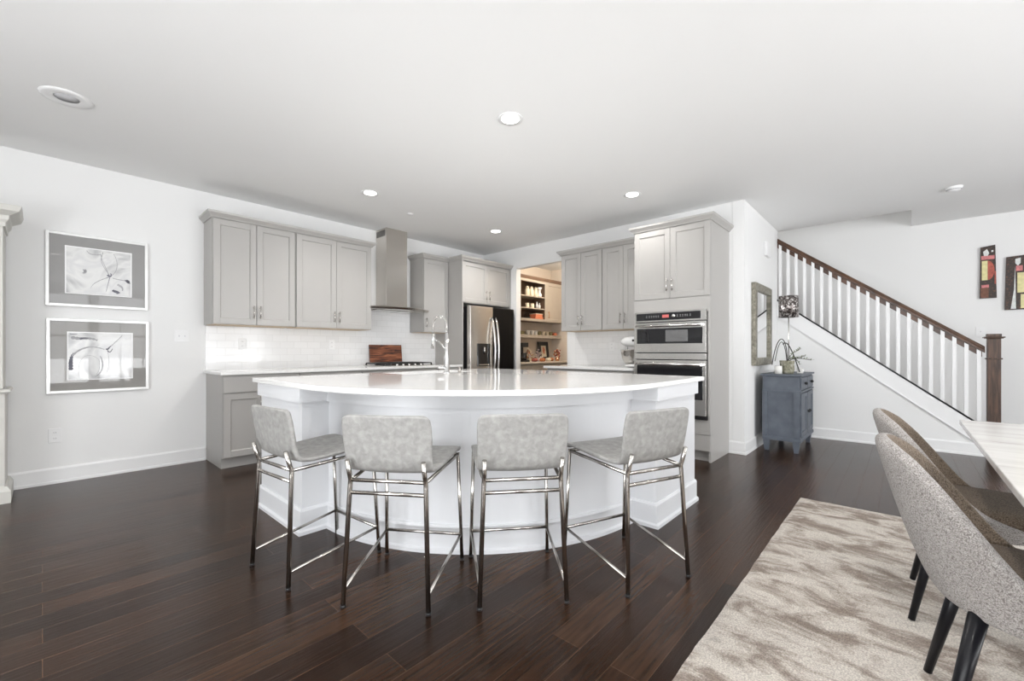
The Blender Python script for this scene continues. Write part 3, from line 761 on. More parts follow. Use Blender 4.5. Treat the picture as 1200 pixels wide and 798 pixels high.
t = T('kitchen_sink', 'stainless steel sink set into the island countertop', 'sink', (2.4, 3.21, .70))
mb = MB(); z0, z1 = .70, .883; x0, x1, ya, yb = 2.025, 2.775, 3.025, 3.395
mb.add([(x0, ya, z1), (x1, ya, z1), (x1, yb, z1), (x0, yb, z1), (x0+.02, ya+.02, z0), (x1-.02, ya+.02, z0), (x1-.02, yb-.02, z0), (x0+.02, yb-.02, z0)],
       [(0, 1, 5, 4), (1, 2, 6, 5), (2, 3, 7, 6), (3, 0, 4, 7), (4, 5, 6, 7)], False)
t.part(mb, 'basin', 'steel2', solid=.003, offset=1)
t.part(MB().lathe([(.0001, .002), (.035, .002), (.045, .006), (.045, .001)], (2.4, 3.21, .705), 16), 'drain', 'chrome')

fx, fy = 2.385, 2.95
t = T('kitchen_faucet', 'tall chrome spring-neck faucet standing on the island beside sink', 'faucet', (fx, fy, .9145))
t.part(MB().lathe([(.0001, 0), (.030, 0), (.030, .008), (.024, .012), (.024, .14), (.017, .17), (.017, .345), (.0001, .345)], (fx, fy, .9145), 20), 'body', 'chrome')
path = [(fx, fy, 1.25)]; R = .095
for i in range(15):
    a = PI*i/14; path.append((fx, fy+R-R*math.cos(a), 1.33+R*.9*math.sin(a)))
path.append((fx, fy+2*R, 1.27))
t.part(MB().tube(path, .006, 8), 'hose', 'gun')
P = [Vector(p) for p in path]; hel = []
L = [0]
for i in range(1, len(P)): L.append(L[-1]+(P[i]-P[i-1]).length)
turns = 26; ns = turns*10
for k in range(ns+1):
    s_ = L[-1]*k/ns; i = max(j for j in range(len(L)) if L[j] <= s_+1e-9); i = min(i, len(P)-2)
    f_ = (s_-L[i])/(L[i+1]-L[i]); p = P[i].lerp(P[i+1], f_); tt = (P[i+1]-P[i]).normalized()
    a = 2*PI*turns*k/ns; u = Vector((1, 0, 0)); w_ = tt.cross(u)
    hel.append(tuple(p+(u*math.cos(a)+w_*math.sin(a))*.0125))
t.part(MB().tube(hel, .0022, 5), 'spring', 'chrome')
t.part(MB().tube([(fx, fy+2*R, 1.27), (fx, fy+2*R, 1.22), (fx, fy+2*R+.012, 1.13)], .014, 12, radii=[.009, .013, .017]), 'spray_head', 'chrome')
t.part(MB().tube([(fx, fy+.012, 1.12), (fx, fy+.10, 1.19), (fx, fy+2*R-.01, 1.215)], .005, 8), 'holder_arm', 'chrome')
t.part(MB().tube([(fx-.02, fy, .965), (fx-.075, fy+.02, .968)], .014, 12), 'handle', 'chrome')
t = T('soap_dispenser', 'small chrome soap dispenser on the island right of faucet', 'soap dispenser', (2.55, 2.97, .9145))
t.part(MB().lathe([(.0001, 0), (.016, 0), (.016, .03), (.008, .034), (.008, .05), (.0001, .05)], (2.55, 2.97, .9145), 14), 'body', 'gun')
t.part(MB().tube([(2.55, 2.97, .962), (2.55, 3.02, .958)], .005, 8), 'spout', 'gun')

# ------------------------------------------------------------------ stools
def make_stool(label):
    t = thing('counter_stool', label, 'stool', (0, 0, 0), 0, None)
    # one-piece shell: grid along a side profile
    prof = [(.238, .575), (.245, .588), (.225, .600), (.15, .596), (.05, .586), (-.05, .578), (-.12, .573), (-.170, .577), (-.203, .600), (-.216, .65), (-.228, .73), (-.240, .81), (-.242, .826), (-.243, .834)]
    n = len(prof); ku = 14; mb = MB(); vs = []
    for i, (x, z) in enumerate(prof):
        s_ = i/(n-1)
        hw = .212 - .010*s_
        if i == 0: hw -= .022
        if i == 1: hw -= .006
        if i == n-1: hw -= .030
        if i == n-2: hw -= .010
        if 6 <= i <= 9: hw -= .006
        for k in range(ku+1):
            u = -1+2*k/ku
            cup = .012*u*u*math.sin(PI*min(1, max(0, (i-1)/(n-2)))) 
            px, pz = x+cup*(1 if i > 7 else 0), z+cup*(1 if i <= 7 else 0)
            vs.append((px, hw*u, pz))
    fs = [(i*(ku+1)+k, i*(ku+1)+k+1, (i+1)*(ku+1)+k+1, (i+1)*(ku+1)+k) for i in range(n-1) for k in range(ku)]
    mb.add(vs, fs, True)
    sh = mb.build('seat_shell', 'leather', t, solid=.022, subsurf=2, offset=0)
    # piping seam round the back
    seam = []
    w = .196; zt = .835
    pts = [(-.215, -w+.004, .66), (-.232, -w, .74), (-.245, -w+.002, .80), (-.254, -w+.022, .836), (-.256, 0, .843), (-.254, w-.022, .836), (-.245, w-.002, .80), (-.232, w, .74), (-.215, w-.004, .66)]
    r = .0105
    for sy in (-1, 1):
        # rear leg: straight post, then a bracket bent back against the shell
        mb = MB(); mb.tube([(-.240, sy*.192, 0.006), (-.2145, sy*.172, .525), (-.213, sy*.171, .545), (-.222, sy*.170, .57), (-.243, sy*.171, .640)], r, 12)
        mb.mi = 1; mb.tube([(-.2403, sy*.1922, 0), (-.2397, sy*.1918, .012)], r+.001, 12)
        mb.build('leg', ['gun', 'black'], t)
        mb = MB(); mb.tube([(.243, sy*.210, 0.006), (.212, sy*.196, .575)], r*.92, 12)
        mb.mi = 1; mb.tube([(.2433, sy*.2102, 0), (.2427, sy*.2098, .012)], r+.0003, 12)
        mb.build('leg', ['gun', 'black'], t)
        MB().tube([(-.213, sy*.170, .545), (.214, sy*.196, .567)], .0085, 10).build('seat_rail', 'gun', t)
        MB().tube([(-.2365, sy*.189, .078), (.235, sy*.206, .142)], .0072, 10).build('side_stretcher', 'gun', t)
    MB().tube([(-.2135, -.170, .546), (-.2135, .170, .546)], .0085, 10).build('seat_crossbar', 'gun', t)
    MB().tube([(.213, -.196, .568), (.213, .196, .568)], .0085, 10).build('seat_crossbar', 'gun', t)
    MB().tube([(-.2155, -.174, .492), (-.2155, .174, .492)], .0085, 10).build('rear_stretcher', 'gun', t)
    MB().tube([(.235, -.206, .142), (.235, .206, .142)], .0085, 10).build('footrest', 'gun', t)
    return t
def placing(near_mid, far_mid):
    dx, dy = far_mid[0]-near_mid[0], far_mid[1]-near_mid[1]
    return ((near_mid[0]+far_mid[0])/2, (near_mid[1]+far_mid[1])/2, 0), math.atan2(dy, dx)
stools = [(((.747, 2.294), (1.229, 2.34)), 'grey counter stool at far left of island, turned sideways, leftmost of four'),
          (((.983, 1.629), (1.38, 1.90)), 'grey counter stool second from left, in front of the faucet side'),
          (((1.407, 1.214), (1.716, 1.585)), 'grey counter stool second from right, seen squarely from behind'),
          (((1.957, .8455), (2.128, 1.297)), 'grey counter stool at right end block, nearest the rug, rightmost of four')]
proto = None
for (pts, lab) in stools:
    s_ = make_stool(lab) if proto is None else copy_tree(proto)
    if proto is None: proto = s_
    s_.location, rz = placing(*pts); s_.rotation_euler = (0, 0, rz)
    s_['label'] = lab; s_['group'] = 'counter stools along the island'

# ------------------------------------------------------------------ dining set
mb = MB(); X0, X1, Y0, Y1 = .75, 3.855, -2.3, .572; nx_, ny_ = 90, 80; vs = []
def edge_j(s): return .006*noise.noise(Vector((s*9, 3.3, 0)))
for j in range(ny_+1):
    for i in range(nx_+1):
        x = X0+(X1-X0)*i/nx_; y = Y0+(Y1-Y0)*j/ny_
        if i in (0, nx_): x += edge_j(y)
        if j in (0, ny_): y += edge_j(x)
        e = min(i, nx_-i, j, ny_-j)
        vs.append((x, y, (.002 if e == 0 else .011)+.0016*noise.noise(Vector((x*30, y*30, 0)))))
fs = [(j*(nx_+1)+i, j*(nx_+1)+i+1, (j+1)*(nx_+1)+i+1, (j+1)*(nx_+1)+i) for j in range(ny_) for i in range(nx_)]
mb.add(vs, fs, True)
o = mb.build('area_rug', 'rug'); tag(o, 'beige and taupe abstract patterned area rug under the dining table', 'rug')
RZ = .0145

t = T('dining_table', 'rectangular white marble topped dining table on the patterned rug', 'table', (2.15, -.75, RZ))
t.part(MB().box(1.14, -1.22, .735, 3.145, -.212, .76), 'tabletop', 'marble', bevel=.004)
t.part(MB().box(1.17, -1.19, .715, 3.115, -.242, .7345), 'subtop', 'black')
t.part(MB().box(1.35, -1.0, .66, 2.95, -.42, .7145), 'frame', 'legb')
for x in (1.42, 2.86):
    for y in (-.93, -.49): t.part(MB().tube([(x, y, .66), (x, y, RZ)], .035, 12, r1=.022), 'leg', 'legb')

def dining_chair(label):
    t = thing('dining_chair', label, 'chair', (0, 0, 0), 0, None)
    # rim height round the back (angle 0 = centre of the back, local -x)
    keys = [(0, .832), (18, .824), (34, .79), (46, .735), (58, .655), (70, .57), (82, .505), (96, .465), (122, .44)]
    def rim(d):
        d = abs(d)
        for (a, za), (b, zb) in zip(keys, keys[1:]):
            if a <= d <= b: 
                f_ = (d-a)/(b-a); return za+(zb-za)*f_
        return keys[-1][1]
    nu, nv = 36, 9; vs = []; mb = MB()
    for i in range(nu+1):
        d = -122+244*i/nu; a = math.radians(d); zr = rim(d)
        for j in range(nv+1):
            s_ = j/nv; z = .385+(zr-.385)*s_
            h = (z-.385)/.46
            rx = .165+.155*h**.75 if h > 0 else .165
            ry = .195+.055*min(1, h*2.2)
            if abs(d) > 90: rx = .20
            vs.append((-rx*math.cos(a), ry*math.sin(a), z))
    fs = [(i*(nv+1)+j, (i+1)*(nv+1)+j, (i+1)*(nv+1)+j+1, i*(nv+1)+j+1) for i in range(nu) for j in range(nv)]
    mb.add(vs, fs, True)
    bo = mb.build('backrest', ['boucle', 'boucle_b'], t, solid=.042, subsurf=2, offset=0); bo.modifiers['Solidify'].material_offset = 1
    # seat cushion: rounded D shape
    ring = []
    n_ = 40
    for k in range(n_):
        a = 2*PI*k/n_; c_, s2 = math.cos(a), math.sin(a)
        ex = .30 if c_ > 0 else .15; p = .55
        ring.append((ex*abs(c_)**p*(1 if c_ > 0 else -1)*(1 if c_ > 0 else 1), .205*abs(s2)**.75*(1 if s2 > 0 else -1)))
    prof = [(.60, .388), (.80, .390), (.92, .41), (1.0, .45), (.97, .478), (.85, .492), (.4, .497), (.02, .498)]
    vs = [(x*q, y*q, z) for q, z in prof for x, y in ring]
    fs = [(i*n_+k, i*n_+(k+1) % n_, (i+1)*n_+(k+1) % n_, (i+1)*n_+k) for i in range(len(prof)-1) for k in range(n_)]
    fs.append(tuple(range(n_))[::-1])
    MB().add(vs, fs, True).build('seat', 'boucle_b', t)
    for sx, sy in ((-1, -1), (-1, 1), (1, -1), (1, 1)):
        fx_, fy_ = (-.195 if sx < 0 else .235), sy*.215
        tx, ty = (-.115 if sx < 0 else .16), sy*.155
        MB().tube([(tx, ty, .40), (fx_, fy_, 0)], .021, 14, r1=.0115).build('leg', 'legb', t)
    return t
ch = dining_chair('boucle dining chair nearer the camera, light grey curved back, black legs')
ch.location = (1.83, -.262, RZ); ch.rotation_euler = (0, 0, -PI/2+.02)
ch2 = copy_tree(ch); ch2.location = (2.60, -.225, RZ); ch2.rotation_euler = (0, 0, -PI/2-.02)
ch2['label'] = 'boucle dining chair farther from the camera, half hidden behind its twin'
for q in (ch, ch2): q['group'] = 'boucle dining chairs along the table'

# ------------------------------------------------------------------ framed pictures
def bez2(a, b, c, d, n=14):
    return [tuple((1-q/n)**3*a[k]+3*(1-q/n)**2*(q/n)*b[k]+3*(1-q/n)*(q/n)**2*c[k]+(q/n)**3*d[k] for k in range(2)) for q in range(n+1)]
def ribbon(mb, pts, w0, w1, fy, box):
    n = len(pts); L = []; Rr = []
    for i in range(n):
        a = pts[max(i-1, 0)]; b = pts[min(i+1, n-1)]; dx, dz = b[0]-a[0], b[1]-a[1]; l = math.hypot(dx, dz) or 1
        w = (w0+(w1-w0)*i/(n-1))*(.6+.8*abs(math.sin(i*1.7)))
        cl = lambda x, z: (min(max(x, box[0]), box[1]), fy, min(max(z, box[2]), box[3]))
        L.append(cl(pts[i][0]-dz/l*w, pts[i][1]+dx/l*w)); Rr.append(cl(pts[i][0]+dz/l*w, pts[i][1]-dx/l*w))
    mb.add(L+Rr, [(i, i+1, n+i+1, n+i) for i in range(n-1)], False)
def framed(label, x0, x1, z0, z1, ax0, ax1, az0, az1, matm, artm, strokes):
    t = T('framed_picture', label, 'picture', ((x0+x1)/2, YW-.01, z0))
    y0_, y1_ = YW-.032, YW-.001; w = .022; mb = MB()
    mb.box(x0, y0_, z0, x0+w, y1_, z1); mb.box(x1-w, y0_, z0, x1, y1_, z1)
    mb.box(x0+w, y0_, z0, x1-w, y1_, z0+w); mb.box(x0+w, y0_, z1-w, x1-w, y1_, z1)
    t.part(mb, 'frame', 'frame_w', bevel=.002, seg=1)
    t.part(MB().box(x0+w, y0_+.012, z0+w, x1-w, y0_+.016, z1-w), 'mat_board', matm)
    e = .008
    t.part(MB().box(ax0-e, y0_+.009, az0-e, ax1+e, y0_+.0119, az1+e), 'mat_bevel', 'trim')
    pr = t.part(MB().box(ax0, y0_+.0075, az0, ax1, y0_+.0089, az1), 'print', artm)
    W_, H_ = ax1-ax0, az1-az0; mb = MB()
    for k_, (dark, w0, w1, *P4) in enumerate(strokes):
        mb.mi = dark
        ribbon(mb, [(ax0+p[0]*W_, az0+p[1]*H_) for p in bez2(*P4)], w0, w1, y0_+.0072-.00005*k_, (ax0, ax1, az0, az1))
    t.part(mb, 'ink_strokes', ['ink', 'inkd'], pr)
framed('upper framed abstract ink picture with mid grey mat on left wall', .015, .665, 1.487, 2.109, .135, .545, 1.605, 1.995, 'mat_g', 'art1', [
    (0, .002, .001, (.66, .42), (.60, .6), (.52, .8), (.50, .98)), (0, .001, .003, (.66, .42), (.56, .66), (.48, .72), (.55, .96)), (1, .002, .001, (.66, .42), (.64, .3), (.62, .2), (.60, .08)),
    (1, .007, .003, (.62, .46), (.66, .40), (.70, .44), (.67, .50)), (0, .002, .002, (.68, .45), (.80, .55), (.80, .80), (.72, .95)), (0, .003, .001, (.66, .42), (.45, .30), (.38, .22), (.36, .12)),
    (0, .003, .002, (.70, .40), (.80, .36), (.88, .38), (.95, .34)), (1, .014, .008, (.92, .34), (.95, .38), (.97, .30), (.985, .33)), (1, .008, .012, (.70, .12), (.74, .08), (.78, .10), (.80, .05)),
    (0, .008, .004, (.78, .26), (.84, .22), (.88, .20), (.86, .12)), (0, .010, .006, (.25, .5), (.3, .55), (.28, .42), (.24, .46)), (0, .002, .004, (.30, .96), (.34, .86), (.40, .88), (.52, .90))])
framed('lower framed abstract ink picture with taupe mat, directly below its twin', .020, .672, .752, 1.382, .148, .552, .865, 1.265, 'mat_g2', 'art2', [
    (1, .014, .006, (.03, .20), (.04, .34), (.02, .46), (.08, .56)), (0, .006, .003, (.05, .50), (.22, .74), (.40, .72), (.55, .64)), (0, .001, .001, (.16, .02), (.10, .50), (.30, .62), (.46, .42)),
    (0, .001, .001, (.46, .42), (.50, .25), (.46, .10), (.36, .03)), (0, .004, .004, (.48, .50), (.56, .30), (.52, .12), (.40, .04)), (1, .006, .003, (.58, .66), (.60, .60), (.62, .70), (.66, .72)), (1, .004, .002, (.60, .62), (.63, .54), (.66, .60), (.68, .66)),
    (0, .001, .001, (.60, .60), (.64, .40), (.62, .20), (.58, .12)), (0, .012, .006, (.04, .90), (.18, .84), (.30, .92), (.44, .84)), (1, .006, .003, (.17, .86), (.22, .90), (.26, .88), (.30, .89)), (0, .003, .002, (.66, .72), (.74, .82), (.80, .90), (.84, .96)), (1, .003, .002, (.02, .97), (.06, .965), (.10, .965), (.13, .97))])

def plate(name, label, cat, fr, u, w, slots, wide=.075, high=.118):
    o_ = T(name, label, cat, fr((u, 0, w)))
    o_.part(MB(fr).box(u-wide/2, .0005, w-high/2, u+wide/2, .006, w+high/2), 'cover_plate', 'trim', bevel=.002)
    mb = MB(fr)
    if slots == 'outlet':
        for dz in (-.024, .024):
            mb = MB(fr).box(u-.016, .0061, w+dz-.014, u+.016, .0085, w+dz+.014); mb.mi = 1
            for du in (-.006, .006): mb.box(u+du-.0012, .0084, w+dz-.005, u+du+.0012, .009, w+dz+.006)
            o_.part(mb, 'socket', ['trim', 'greyprint'])
    else:
        for q in slots:
            o_.part(MB(fr).box(u+q-.016, .0061, w-.033, u+q+.016, .0085, w+.033), 'rocker', 'trim', bevel=.001)
            o_.part(MB(fr).box(u+q-.004, .0086, w-.008, u+q+.004, .016, w+.008), 'toggle', 'lens_off')
plate('light_switch', 'white double light switch on left wall right of the pictures', 'switch', FL, .925, 1.255, (-.023, .023), .118, .118)
plate('wall_outlet', 'white outlet low on left wall beneath the framed pictures', 'outlet', FL, .07, .40, 'outlet')
FLt = lambda p: (p[0], YW-.009-p[1], p[2]); FRt = lambda p: (XW-.009-p[1], p[0], p[2])
plate('wall_outlet', 'white outlet on tile backsplash under leftmost wall cabinet', 'outlet', FLt, 1.445, 1.185, 'outlet')
plate('wall_outlet', 'white outlet on tile backsplash just left of the cooktop', 'outlet', FLt, 2.42, 1.185, 'outlet')
plate('wall_outlet', 'white outlet on tile backsplash above short right counter', 'outlet', FRt, 2.82, 1.17, 'outlet')
FH = lambda p: (p[0], 1.25-p[1], p[2]); FS = lambda p: (7.6-p[1], p[0], p[2])
plate('light_switch', 'white light switch on stairwell wall below the mosaic letters', 'switch', FS, -.69, 1.34, (0,), .08, .118)
t = T('door_chime', 'small white door chime box high on the hall wall', 'door chime', (6.02, 1.24, 2.3))
t.part(MB().box(5.93, 1.215, 2.27, 6.13, 1.2495, 2.44), 'cover', 'trim', bevel=.006)
t.part(MB().box(6.125, 1.225, 2.34, 6.133, 1.24, 2.38), 'side_grille', 'greyprint')

# ------------------------------------------------------------------ hutch at the far left
t = T('china_hutch', 'antique white hutch with stepped crown at the left edge', 'hutch', (-.7, 5.0, 0))
x0, x1, yf = -1.45, -.185, 4.84
t.part(MB().box(x0, yf, .10, x1, YW-.026, .80).box(x0, yf+.03, .83, x1-.01, YW-.026, 2.06), 'body', 'hutch', bevel=.003)
t.part(MB().sweep([(x1, YW-.026), (x1, yf), (x0, yf), (x0, YW-.026)], [(0, .801), (.022, .801), (.03, .812), (.02, .829), (0, .829)], flip=-1), 'waist_moulding', 'hutch')
t.part(MB().sweep([(x1, YW-.026), (x1, yf), (x0, yf), (x0, YW-.026)], [(0, 0), (.030, 0), (.030, .085), (.012, .12), (0, .12)], flip=-1), 'plinth', 'hutch')
t.part(MB().sweep([(x1-.01, YW-.001), (x1-.01, yf+.03), (x0, yf+.03), (x0, YW-.001)], [(-.02, 2.02), (.012, 2.02), (.014, 2.05), (.028, 2.07), (.032, 2.10), (.080, 2.13), (.094, 2.17), (-.02, 2.17)], flip=-1), 'cornice', 'hutch', bevel=.002)
for i in range(2):
    a = x0+.02+i*.60
    shaker(t, lambda p: (p[0], yf-p[1], p[2]), a, a+.585, .14, .78, .001, mat='hutch')
    d = shaker(t, lambda p: (p[0], yf+.03-p[1], p[2]), a, a+.585, .86, 2.0, .001, mat='hutch')
    t.part(MB().sphere((a+(.55 if i == 0 else .035), yf+.03-.03, 1.35), .012), 'knob', 'black', d)

# ------------------------------------------------------------------ hall: mirror, blue cabinet, lamp, pot
t = T('wall_mirror', 'tall mirror in wide distressed silver frame on the hall wall', 'mirror', (5.72, 1.22, .93))
x0, x1, z0, z1 = 5.33, 6.14, .945, 1.875; y0_, y1_ = 1.205, 1.2495; w = .085; mb = MB()
mb.box(x0, y0_, z0, x0+w, y1_, z1); mb.box(x1-w, y0_, z0, x1, y1_, z1); mb.box(x0+w, y0_, z0, x1-w, y1_, z0+w); mb.box(x0+w, y0_, z1-w, x1-w, y1_, z1)
t.part(mb, 'frame', 'mframe', bevel=.006)
t.part(MB().box(x0+w, 1.228, z0+w, x1-w, 1.232, z1-w), 'glass', 'mirror')

bx0, bx1, by0, by1 = 5.455, 6.30, .815, 1.165
t = T('blue_cabinet', 'weathered blue grey cabinet on short legs under the hall mirror', 'cabinet', (5.88, 1.0, 0))
t.part(MB().box(bx0, by0, .135, bx1, by1, .83), 'body', 'blue', bevel=.003)
t.part(MB().box(bx0-.022, by0-.022, .8305, bx1+.022, by1+.02, .853), 'top', 'blue', bevel=.006)
mb = MB()
for a, b in ((bx0, by0), (bx1, by0), (bx0, by1), (bx1, by1)):
    mb.box(a-.006, b-.006, .135, a+.045 if a == bx0 else a-.045, b+.045 if b == by0 else b-.045, .829) if False else None
mb.sweep([(bx0, by1), (bx0, by0), (bx1, by0), (bx1, by1)], [(0.0005, .125), (.014, .125), (.014, .15), (.005, .165), (0.0005, .165)], flip=1)
t.part(mb, 'base_moulding', 'blue'); mb = MB()
mb.sweep([(bx0, by1), (bx0, by0), (bx1, by0), (bx1, by1)], [(0.0005, .655), (.014, .655), (.014, .676), (0.0005, .676)], flip=1)
t.part(mb, 'waist_moulding', 'blue')
mb = MB()   # corner stiles on the side panel
for ya, yb in ((by0-.001, by0+.05), (by1-.05, by1)): mb.box(bx0-.012, ya, .166, bx0-.0005, yb, .654)
t.part(mb, 'side_stile', 'blue')
for x in (bx0+.035, bx1-.035):
    for y in (by0+.035, by1-.035):
        t.part(MB().add([(x-.034, y-.034, .125), (x+.034, y-.034, .125), (x+.034, y+.034, .125), (x-.034, y+.034, .125),
                         (x-.02, y-.02, 0), (x+.02, y-.02, 0), (x+.02, y+.02, 0), (x-.02, y+.02, 0)],
                        [(0, 1, 2, 3), (7, 6, 5, 4), (0, 4, 5, 1), (1, 5, 6, 2), (2, 6, 7, 3), (3, 7, 4, 0)], False), 'leg', 'blue', bevel=.003)
FB = lambda p: (p[0], by0-p[1], p[2])
hw = (bx1-bx0)/2
for i in range(2):
    a = bx0+.03+i*(hw-.02); b = a+hw-.045
    d = t.part(MB(FB).box(a, .0005, .69, b, .014, .815), 'drawer', 'blue', bevel=.002)
    t.part(MB(FB).sphere(((a+b)/2, .03, .752), .016), 'knob', 'iron', d)
    d = shaker(t, FB, a, b, .18, .645, .0005, mat='blue', th=.014, rail=.045)
    t.part(MB(FB).sphere((b-.022 if i == 0 else a+.022, .032, .43), .016), 'knob', 'iron', d)

ct = .8535
t = T('table_lamp', 'slender buffet lamp with mottled mercury glass drum shade on blue cabinet', 'lamp', (5.96, 1.0, ct))
lx, ly = 5.96, 1.0
t.part(MB().lathe([(.0001, 0), (.06, 0), (.06, .01), (.02, .02), (.0001, .02)], (lx, ly, ct), 20), 'base', 'iron')
t.part(MB().rod((lx, ly, ct+.018), (lx, ly, 1.70), .0055), 'stem', 'gun')
t.part(MB().lathe([(.098, 1.505), (.102, 1.505), (.102, 1.757), (.098, 1.757), (.098, 1.505)], (lx, ly, 0), 32), 'lamp_shade', 'shade')
t.part(MB().tube([(lx-.1, ly, 1.74), (lx+.1, ly, 1.74)], .003, 6).tube([(lx, ly-.1, 1.74), (lx, ly+.1, 1.74)], .003, 6), 'shade_ring', 'iron')

px, py = 5.66, .965
t = T('twig_planter', 'mossy stone pot with bent dark twigs and pale leaf sprays', 'plant', (px, py, ct))
t.part(MB().lathe([(.0001, 0), (.062, 0), (.072, .04), (.069, .10), (.074, .145), (.066, .145), (.058, .12), (.0001, .11)], (px, py, ct), 20), 'pot', 'stone')
def bez(a, b, c, d, n=14):
    out = []
    for i in range(n+1):
        s_ = i/n; q = 1-s_
        out.append(tuple(q**3*a[k]+3*q*q*s_*b[k]+3*q*s_*s_*c[k]+s_**3*d[k] for k in range(3)))
    return out
zt = ct+.12
t.part(MB().tube(bez((px+.02, py, zt), (px+.02, py+.0, ct+.44), (px-.16, py+.06, ct+.52), (px-.19, py+.11, ct+.10)), .005, 6), 'twig', 'twig')
t.part(MB().tube(bez((px+.0, py, zt), (px-.02, py+.02, ct+.42), (px-.12, py+.05, ct+.44), (px-.15, py+.09, ct+.14)), .004, 6), 'twig', 'twig')
t.part(MB().tube(bez((px-.05, py+.03, ct+.33), (px+.04, py-.0, ct+.40), (px+.08, py-.05, ct+.22), (px+.13, py-.10, ct+.015)), .006, 6), 'twig', 'twig')
def spray(pts, seed):
    rnd = random.Random(seed); st = t.part(MB().tube(pts, .003, 5), 'twig', 'twig'); mb = MB()
    for i in range(3, len(pts)):
        for k in range(2):
            p = Vector(pts[i]); dv = Vector((rnd.uniform(-1, 1), rnd.uniform(-1, 1), rnd.uniform(-.2, 1))).normalized()*rnd.uniform(.022, .04)
            sd = dv.cross(Vector((0, 0, 1)));  sd = sd.normalized()*.006 if sd.length > 1e-5 else Vector((.006, 0, 0))
            a, b, c_ = p, p+dv*.5, p+dv
            up = Vector((0, 0, .002))
            mb.add([tuple(a), tuple(b+sd), tuple(c_), tuple(b-sd), tuple(b+up)], [(0, 1, 4), (1, 2, 4), (2, 3, 4), (3, 0, 4), (0, 3, 2, 1)], False)
    t.part(mb, 'leaves', 'leaf', st)
spray(bez((px, py, zt), (px+.05, py-.02, ct+.25), (px+.12, py-.08, ct+.24), (px+.16, py-.10, ct+.28)), 1)
spray(bez((px, py, zt), (px+.06, py-.05, ct+.20), (px+.18, py-.12, ct+.16), (px+.28, py-.19, ct+.15)), 2)
spray(bez((px, py, zt), (px+.05, py-.05, ct+.20), (px+.16, py-.09, ct+.16), (px+.22, py-.14, ct+.20)), 3)
spray(bez((px, py, zt), (px+.04, py-.02, ct+.20), (px+.09, py-.07, ct+.2), (px+.13, py-.10, ct+.10)), 4)
t = T('pillar_candle', 'white pillar candle at left of the stone pot on blue cabinet', 'candle', (5.50, 1.02, ct))
t.part(MB().lathe([(.0001, 0), (.037, 0), (.037, .085), (.033, .09), (.0001, .086)], (5.50, 1.02, ct), 18), 'wax', 'ceramic')
t.part(MB().rod((5.50, 1.02, ct+.085), (5.50, 1.02, ct+.098), .0015), 'wick', 'black')
t = T('tealight_cube', 'small white cube tealight holder at right of the stone pot', 'candle holder', (5.83, .865, ct))
t.part(MB().box(5.802, .837, ct, 5.858, .893, ct+.055), 'holder', 'ceramic', bevel=.004)
t.part(MB().lathe([(.0001, 0), (.018, 0), (.018, .006), (.0001, .007)], (5.83, .865, ct+.055), 14), 'tealight', 'trim')

# ------------------------------------------------------------------ mosaic letters on the stairwell wall
FAx = 7.5995
def artboard(label, outline, patches):
    cy = sum(p[0] for p in outline)/len(outline); cz = min(p[1] for p in outline)
    t = T('mosaic_wall_art', label, 'wall art', (7.58, cy, cz))
    t.part(MB().prism(outline, FAx-.025, FAx, 'x'), 'board', 'artdark')
    for m_, pts in patches: t.part(MB().prism(pts, FAx-.029, FAx-.0251, 'x'), 'patch', m_)
def rect(y0_, y1_, z0_, z1_): return [(y0_, z0_), (y1_, z0_), (y1_, z1_), (y0_, z1_)]
half = [(-.745+.055*-math.sin(PI*i/10), 2.065+.115*math.cos(PI*i/10)) for i in range(11)]
artboard('tall narrow mosaic letter board left of the wider one by the newel', [(-.680, 1.735), (-.818, 1.735), (-.806, 2.362), (-.688, 2.345)],
    [('whitep', [(-.708, 2.29), (-.74, 2.32), (-.757, 2.27), (-.745, 2.235), (-.715, 2.24)]), ('pink', rect(-.693, -.80, 2.195, 2.24)),
     ('yellow', rect(-.698, -.744, 1.95, 2.18)), ('redp', half), ('pink', rect(-.695, -.755, 1.86, 1.895)), ('brownp', rect(-.69, -.752, 1.74, 1.855)),
     ('whitep', rect(-.775, -.79, 2.28, 2.30)), ('redp', rect(-.80, -.812, 1.90, 2.05))])
artboard('wide mosaic letter board cut by the right edge of the photo', [(-.880, 1.585), (-1.20, 1.585), (-1.13, 2.215), (-.892, 2.20)],
    [('whitep', [(-.96, 2.17), (-1.0, 2.18), (-1.0, 2.12), (-.98, 2.09), (-.96, 2.12)]), ('pink', rect(-.965, -1.015, 2.03, 2.09)),
     ('whitep', [(-.925, 1.595), (-.965, 1.595), (-.962, 1.80), (-.958, 2.08), (-.95, 1.82)]), ('yellow', rect(-.975, -1.06, 1.78, 2.01)), ('yellow', rect(-1.0, -1.09, 1.60, 1.76))])

